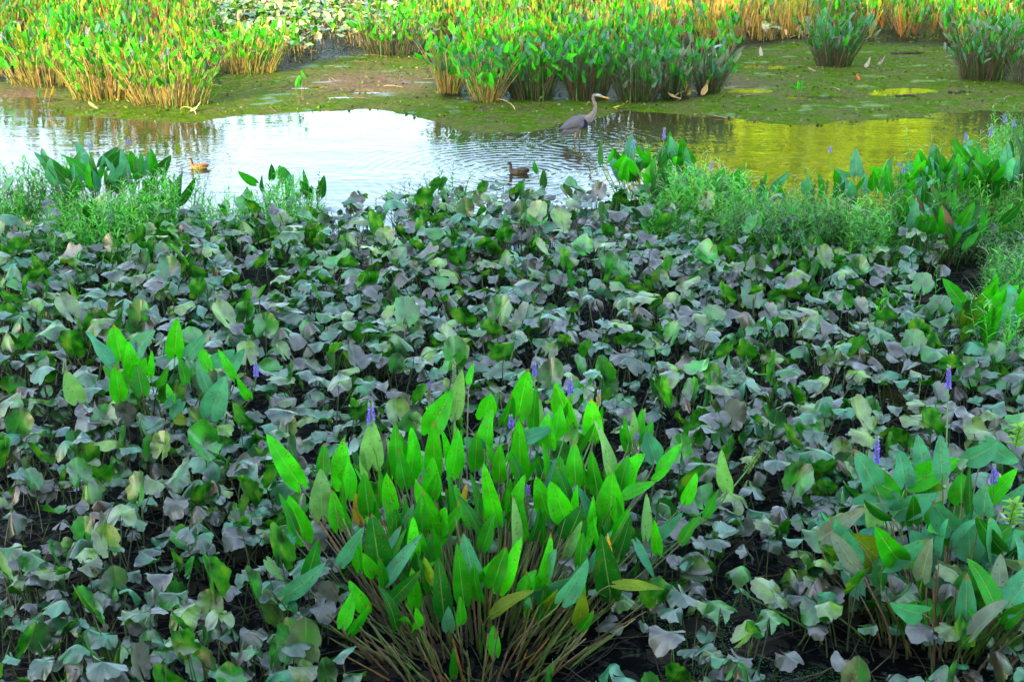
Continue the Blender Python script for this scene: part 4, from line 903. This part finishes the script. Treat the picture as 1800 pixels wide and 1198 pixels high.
# ------------------------------------------------------------------ birds
def loft(mb, rings_, n=16, mat=0, tintf=None):
    """rings: (x, z, half width, half height, tint); one continuous skin along a path in the XZ plane"""
    R = np.array([r[:4] for r in rings_], float); T = np.gradient(R[:, :2], axis=0); T /= np.linalg.norm(T, axis=1)[:, None]
    th = np.linspace(0, 2*pi, n, endpoint=False); Vs = []; Ts = []
    for i, r in enumerate(R):
        up = np.array([-T[i, 1], 0, T[i, 0]])
        P_ = np.array([r[0], 0, r[1]]) + np.outer(np.cos(th)*r[2], [0, 1, 0]) + np.outer(np.sin(th)*r[3], up)
        Vs.append(P_); c = np.tile(np.array(rings_[i][4], float), (n, 1))
        if tintf: c = tintf(i, th, c, P_)
        Ts.append(c)
    V = np.concatenate(Vs); Q = gridq(len(R), n, True); c0 = len(V)
    V = np.concatenate([V, [V[:n].mean(0)], [V[c0-n:c0].mean(0)]])
    cap = [(c0, (j+1) % n, j, j) for j in range(n)] + [(c0+1, c0-n+j, c0-n+(j+1) % n, c0-n+(j+1) % n) for j in range(n)]
    Tt = np.concatenate(Ts + [Ts[0][:1], Ts[-1][:1]])
    mb.add(V, np.concatenate([Q, np.array(cap)]), Tt, None, mat)
def resample(rings_, m=5):
    A = np.array([list(r[:4]) + list(r[4]) for r in rings_], float); n = len(A); out = []
    for i in range(n-1):
        p0, p1, p2, p3 = A[max(i-1, 0)], A[i], A[i+1], A[min(i+2, n-1)]
        for t in np.linspace(0, 1, m, endpoint=False):
            out.append(.5*((2*p1) + (p2-p0)*t + (2*p0-5*p1+4*p2-p3)*t*t + (3*p1-p0-3*p2+p3)*t**3))
    out.append(A[-1]); out = np.array(out); out[:, 2:4] = np.maximum(out[:, 2:4], .002); out[:, 4:] = np.clip(out[:, 4:], 0, 1)
    return [(o[0], o[1], o[2], o[3], tuple(o[4:])) for o in out]
k = .00134
def hx(x): return (x-480)*k
def hz(y): return (845-y)*k
GY = (.085, .09, .11); NK = (.17, .145, .13); WH = (.40, .38, .34); BK = (.012, .015, .025)
her = [(240, 684, 6, 10, BK), (300, 645, 22, 34, GY), (380, 605, 48, 68, GY), (460, 585, 68, 92, GY), (540, 565, 68, 92, GY), (600, 545, 55, 76, NK), (650, 512, 38, 52, NK), (690, 455, 25, 34, NK),
       (711, 395, 19, 25, NK), (709, 335, 17, 23, NK), (692, 290, 16, 21, NK), (685, 250, 17, 23, NK), (703, 222, 21, 26, NK), (740, 210, 23, 28, WH), (780, 220, 19, 23, WH), (806, 232, 10, 13, (.5, .4, .2))]
H_ = thing('heron', (HERON[0], HERON[1], 0), 'great grey heron with S curved neck and orange bill wading at the mud spit', 'bird')
def htint(i, th, c, P_):
    s = np.sin(th)[:, None]; x = P_[:, :1]; z = P_[:, 2:]
    head = (x > hx(700)) & (z > hz(262)); c = np.where(head & (s > .35), np.array(BK), c)
    belly = (x > hx(500)) & (x < hx(640)) & (s < -.75); c = np.where(belly, np.array(BK), c)
    front = (x > hx(600)) & (z < hz(300)) & (z > hz(560)) & (s < -.6); return np.where(front, np.array((.28, .26, .23)), c)
mb = MB(); loft(mb, resample([(hx(a), hz(b2), c*k, d2*k, e) for a, b2, c, d2, e in her]), 18, 0, htint); mb.build('body', [M_FEATH], H_, (0, 0, 0))
mb = MB(); loft(mb, [(hx(798), hz(236), .011, .014, (.55, .42, .10)), (hx(830), hz(243), .009, .011, (.70, .42, .05)), (hx(870), hz(253), .006, .008, (.75, .36, .03)), (hx(914), hz(264), .0015, .002, (.75, .3, .03))], 10); mb.build('beak', [M_HORN], H_, (0, 0, 0))
for sgn in (-1, 1):
    mb = MB(); loft(mb, resample([(hx(255), hz(672), .006, .010, BK), (hx(310), hz(640), .012, .036, GY), (hx(400), hz(590), .018, .066, (.11, .105, .115)), (hx(500), hz(556), .020, .078, (.125, .115, .12)), (hx(570), hz(535), .016, .060, GY), (hx(602), hz(528), .006, .028, BK)], 4), 14)
    V = mb.V[0].copy(); xs = (V[:, 0]-hx(255))/(hx(602)-hx(255)); V[:, 1] += sgn*(.030 + .062*np.sin(np.clip(xs, 0, 1)*pi)**.8); mb.V[0] = V
    w = mb.build('wing', [M_FEATH], H_, (0, 0, 0))
    f = MB()
    for r0 in range(5):                                 # long flight and covert feathers laid over the wing
        for q in range(6):
            t = (q+.5)/6; x0 = hx(560-r0*48) ; z0 = hz(508+r0*22+q*24); L_ = .075+.02*r0
            V, Q, UV = blade_local(L_, .026, .1, .15, 0, 0, 6, 3); dr = nrm([-1, 0, -.42-.2*t]); xd = nrm([-.4, 0, 1.]); P0 = np.array([x0, sgn*(.100-.010*abs(q-2.5)-.006*r0), z0])
            f.add(P0 + V[:, :1]*xd + V[:, 1:2]*dr + np.outer(V[:, 2], [0, sgn, 0]), Q, jit((.10, .10, .125) if (q+r0) % 3 else (.17, .155, .15), .15), UV, 0)
    f.build('feathers', [M_FEATH], w, (0, 0, 0))
    s = MB(); loft(s, resample([(hx(560), hz(520), .004, .006, BK), (hx(580), hz(545), .012, .026, BK), (hx(592), hz(580), .012, .026, BK), (hx(560), hz(625), .008, .012, BK), (hx(520), hz(660), .003, .006, BK)], 3), 10)
    V = s.V[0].copy(); V[:, 1] += sgn*.088; s.V[0] = V; s.build('shoulder_patch', [M_FEATH], H_, (0, 0, 0))
    e = MB(); loft(e, [(hx(758), hz(214), .0005, .0005, BK), (hx(761), hz(214), .004, .004, (.6, .45, .05)), (hx(766), hz(214), .003, .003, BK), (hx(768), hz(214), .0005, .0005, BK)], 8)
    V = e.V[0].copy(); V[:, 1] += sgn*.028; e.V[0] = V; e.build('eye', [M_HORN], H_, (0, 0, 0))
for (x0, x1, x2, yo) in ((468, 452, 440, -.03), (524, 518, 512, .03)):
    mb = MB(); tube(mb, bez(np.array([hx(x0), yo, hz(640)]), np.array([hx(x0-4), yo, hz(700)]), np.array([hx(x1), yo, hz(760)]), np.array([hx(x1-2), yo, hz(770)]), 6), [.026, .020, .014, .010, .009, .010], 8, (.45, .28, .10), 0)
    tube(mb, [(hx(x1-2), yo, hz(765)), (hx(x1-4), yo, hz(790)), (hx(x2), yo, hz(850)), (hx(x2-2), yo, hz(960))], [.010, .0075, .007, .008], 8, (.16, .09, .05), 0); mb.build('leg', [M_HORN], H_, (0, 0, 0))
mb = MB(); tube(mb, bez(np.array([hx(745), 0, hz(188)]), np.array([hx(715), 0, hz(190)]), np.array([hx(690), 0, hz(215)]), np.array([hx(655), 0, hz(232)]), 7), np.linspace(.008, .0015, 7), 6, BK, 0); mb.build('crest', [M_FEATH], H_, (0, 0, 0))

def duck(loc, label, body_c, rot, s=1.0):
    o = thing('duck', (loc[0], loc[1], 0), label, 'bird', 'ducks on the pond'); o.rotation_euler = (0, 0, rot); o.scale = (s, s, s)
    B1 = np.array(body_c); dk = tuple(B1*.45); lt = tuple(np.minimum(B1*1.5, 1)); md = tuple(B1)
    # faces +X; waterline z = 0
    rg_ = [(-.205, .075, .006, .004, dk), (-.17, .062, .028, .014, dk), (-.12, .045, .058, .040, md), (-.05, .028, .082, .062, md), (.03, .022, .088, .066, md), (.10, .028, .076, .062, lt), (.150, .052, .050, .050, md),
           (.166, .095, .027, .030, md), (.168, .135, .021, .024, md), (.172, .168, .023, .026, md), (.188, .190, .025, .026, md), (.208, .190, .019, .020, lt), (.222, .184, .012, .011, lt)]
    def dt(i, th, c, P_):
        s_ = np.sin(th)[:, None]; z = P_[:, 2:]
        c = np.where((z > .105) & (s_ > .25), np.array((.03, .02, .015)), c); return np.where((z < .10) & (s_ > .6), c*.6, c)
    mb = MB(); loft(mb, resample(rg_, 4), 18, 0, dt); mb.build('body', [M_MOTTLE], o, (0, 0, 0))
    mb = MB(); loft(mb, [(.215, .184, .011, .010, (.40, .22, .05)), (.235, .177, .010, .006, (.42, .24, .06)), (.258, .170, .011, .004, (.40, .2, .06)), (.268, .168, .006, .002, (.3, .16, .05))], 10); mb.build('beak', [M_HORN], o, (0, 0, 0))
    for sg in (-1, 1):
        mb = MB(); loft(mb, resample([(-.17, .078, .004, .006, dk), (-.12, .070, .010, .022, dk), (-.04, .060, .014, .036, md), (.04, .055, .012, .034, lt), (.09, .052, .004, .012, md)], 4), 12)
        V = mb.V[0].copy(); V[:, 1] += sg*(.022+.052*np.clip(1-((V[:, 0]+.02)/.17)**2, 0, 1)); mb.V[0] = V; w = mb.build('wing', [M_MOTTLE], o, (0, 0, 0))
        f = MB()
        for r0 in range(4):
            for q in range(3):
                V, Q, UV = blade_local(.07, .024, .1, .1, 0, 0, 5, 3); dr = nrm([-1, 0, .06]); xd = np.array([0, 0, 1.])
                P0 = np.array([.05-.045*r0, sg*(.096-.012*r0+(.0 if q else -.008)-.004*q), .035+.02*q]); f.add(P0 + V[:, :1]*xd + V[:, 1:2]*dr + np.outer(V[:, 2], [0, sg, 0]), Q, jit(lt if (q+r0) % 2 else dk, .2), UV, 0)
        f.build('feathers', [M_MOTTLE], w, (0, 0, 0))
        e = MB(); loft(e, [(.192, .196, .0005, .0005, BK), (.194, .196, .003, .003, BK), (.197, .196, .003, .003, BK), (.199, .196, .0005, .0005, BK)], 8); V = e.V[0].copy(); V[:, 1] += sg*.023; e.V[0] = V; e.build('eye', [M_HORN], o, (0, 0, 0))
    mb = MB(); 
    for q in range(5): V, Q, UV = blade_local(.08, .02, .0, .1, 0, 0, 5, 3); a = (q-2)*.16; dr = nrm([-1, a, .22]); xd = np.array([0, 1., 0]); zd = np.cross(xd, dr); mb.add(np.array([-.16, a*.1, .066]) + V[:, :1]*xd + V[:, 1:2]*dr + V[:, 2:]*zd, Q, (.55, .5, .42) if q in (0, 4) else dk, UV, 0)
    mb.build('tail', [M_FEATH], o, (0, 0, 0))
duck(DUCK, 'brown duck in the shade swimming left below the heron', (.085, .06, .035), pi+.05, .88)
duck(DUCK2, 'duck glowing orange brown in the sun near the left dark clump', (.22, .12, .045), pi-.05, .8)  # orange of the sunlight put into its body colour

# ------------------------------------------------------------------ trees outside the picture: they shade the marsh, and the water mirrors them
def woods(name, label, centres, leafc, nleaf, size, hts, rad, trunk_c=(.06, .045, .03)):
    mb = MB()
    for (x, y), h in zip(centres, hts):
        pth = bez(np.array([x, y, -.2]), np.array([x, y, h*.35]), np.array([x+rng.normal(0, .5), y, h*.6]), np.array([x+rng.normal(0, 1), y+rng.normal(0, 1), h*.9]), 8)
        tube(mb, pth, np.linspace(.35, .08, 8), 8, trunk_c, 1)
        nb = 9
        for j in range(nb):
            z0 = h*(.25+.6*j/nb); a = j*2.4; e = np.array([x+cos(a)*rad*.7, y+sin(a)*rad*.7, z0+h*.12]); tube(mb, bez(np.array([x, y, z0]), np.array([x, y, z0+.5]), e-[0, 0, .4], e, 5), np.linspace(.12, .03, 5), 5, trunk_c, 1)
        n = nleaf; cl = 26; cc = np.column_stack([rng.normal(0, .55, cl)*rad, rng.normal(0, .55, cl)*rad, rng.uniform(.18, .97, cl)*h]); cc[:, :2] *= (np.clip(1.25-np.abs(cc[:, 2:]/h-.5)*1.1, .3, 1))
        idx = rng.integers(0, cl, n); Pn = cc[idx] + rng.normal(0, .33, (n, 3))*rad*np.array([1, 1, .8]) + [x, y, 0]; Pn[:, 2] = np.maximum(Pn[:, 2], .3)
        u = rng.normal(0, 1, (n, 3)); u /= np.linalg.norm(u, axis=1)[:, None]; v = np.cross(u, rng.normal(0, 1, (n, 3))); v /= np.linalg.norm(v, axis=1)[:, None]; s = size*rng.uniform(.6, 1.3, (n, 1))
        V = np.stack([Pn-u*s, Pn+v*s*.5, Pn+u*s, Pn-v*s*.5], 1).reshape(-1, 3)
        tn = np.repeat(np.array(leafc)*rng.uniform(.6, 1.4, (n, 1))*np.column_stack([rng.uniform(.8, 1.3, n), np.ones(n), np.ones(n)]), 4, axis=0)
        mb.add(V, np.arange(4*n).reshape(-1, 4), tn, None, 0)
    return tag(mb.build(name, [M_WOODLEAF, M_BARK], smooth=False), label, 'woods', kind='stuff')
sd = np.array([SV[0], SV[1]])/np.hypot(SV[0], SV[1]); nd = np.array([-sd[1], sd[0]])          # nd points to the right of the picture
if nd[0] < 0: nd = -nd
cs = []; hs = []
for tt in np.arange(-12.2, 34, 3.2):
    for row in (0, 1, 2):
        q = sd*(17+row*3.6+rng.uniform(-.6, .6)) + nd*(tt+rng.uniform(-.6, .6)+(1.5 if row == 1 else 0)); cs.append((q[0], q[1])); hs.append(rng.uniform(19.5, 22))
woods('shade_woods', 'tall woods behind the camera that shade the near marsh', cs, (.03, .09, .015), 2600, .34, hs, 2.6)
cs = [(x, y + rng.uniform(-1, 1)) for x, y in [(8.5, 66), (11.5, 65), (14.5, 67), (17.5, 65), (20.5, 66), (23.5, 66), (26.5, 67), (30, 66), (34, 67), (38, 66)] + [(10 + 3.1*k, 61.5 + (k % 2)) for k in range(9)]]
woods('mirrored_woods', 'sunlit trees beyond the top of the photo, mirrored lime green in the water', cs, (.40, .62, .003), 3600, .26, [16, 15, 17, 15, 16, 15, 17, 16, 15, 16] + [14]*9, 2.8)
print('OBJECTS TOTAL', len(bpy.data.objects))
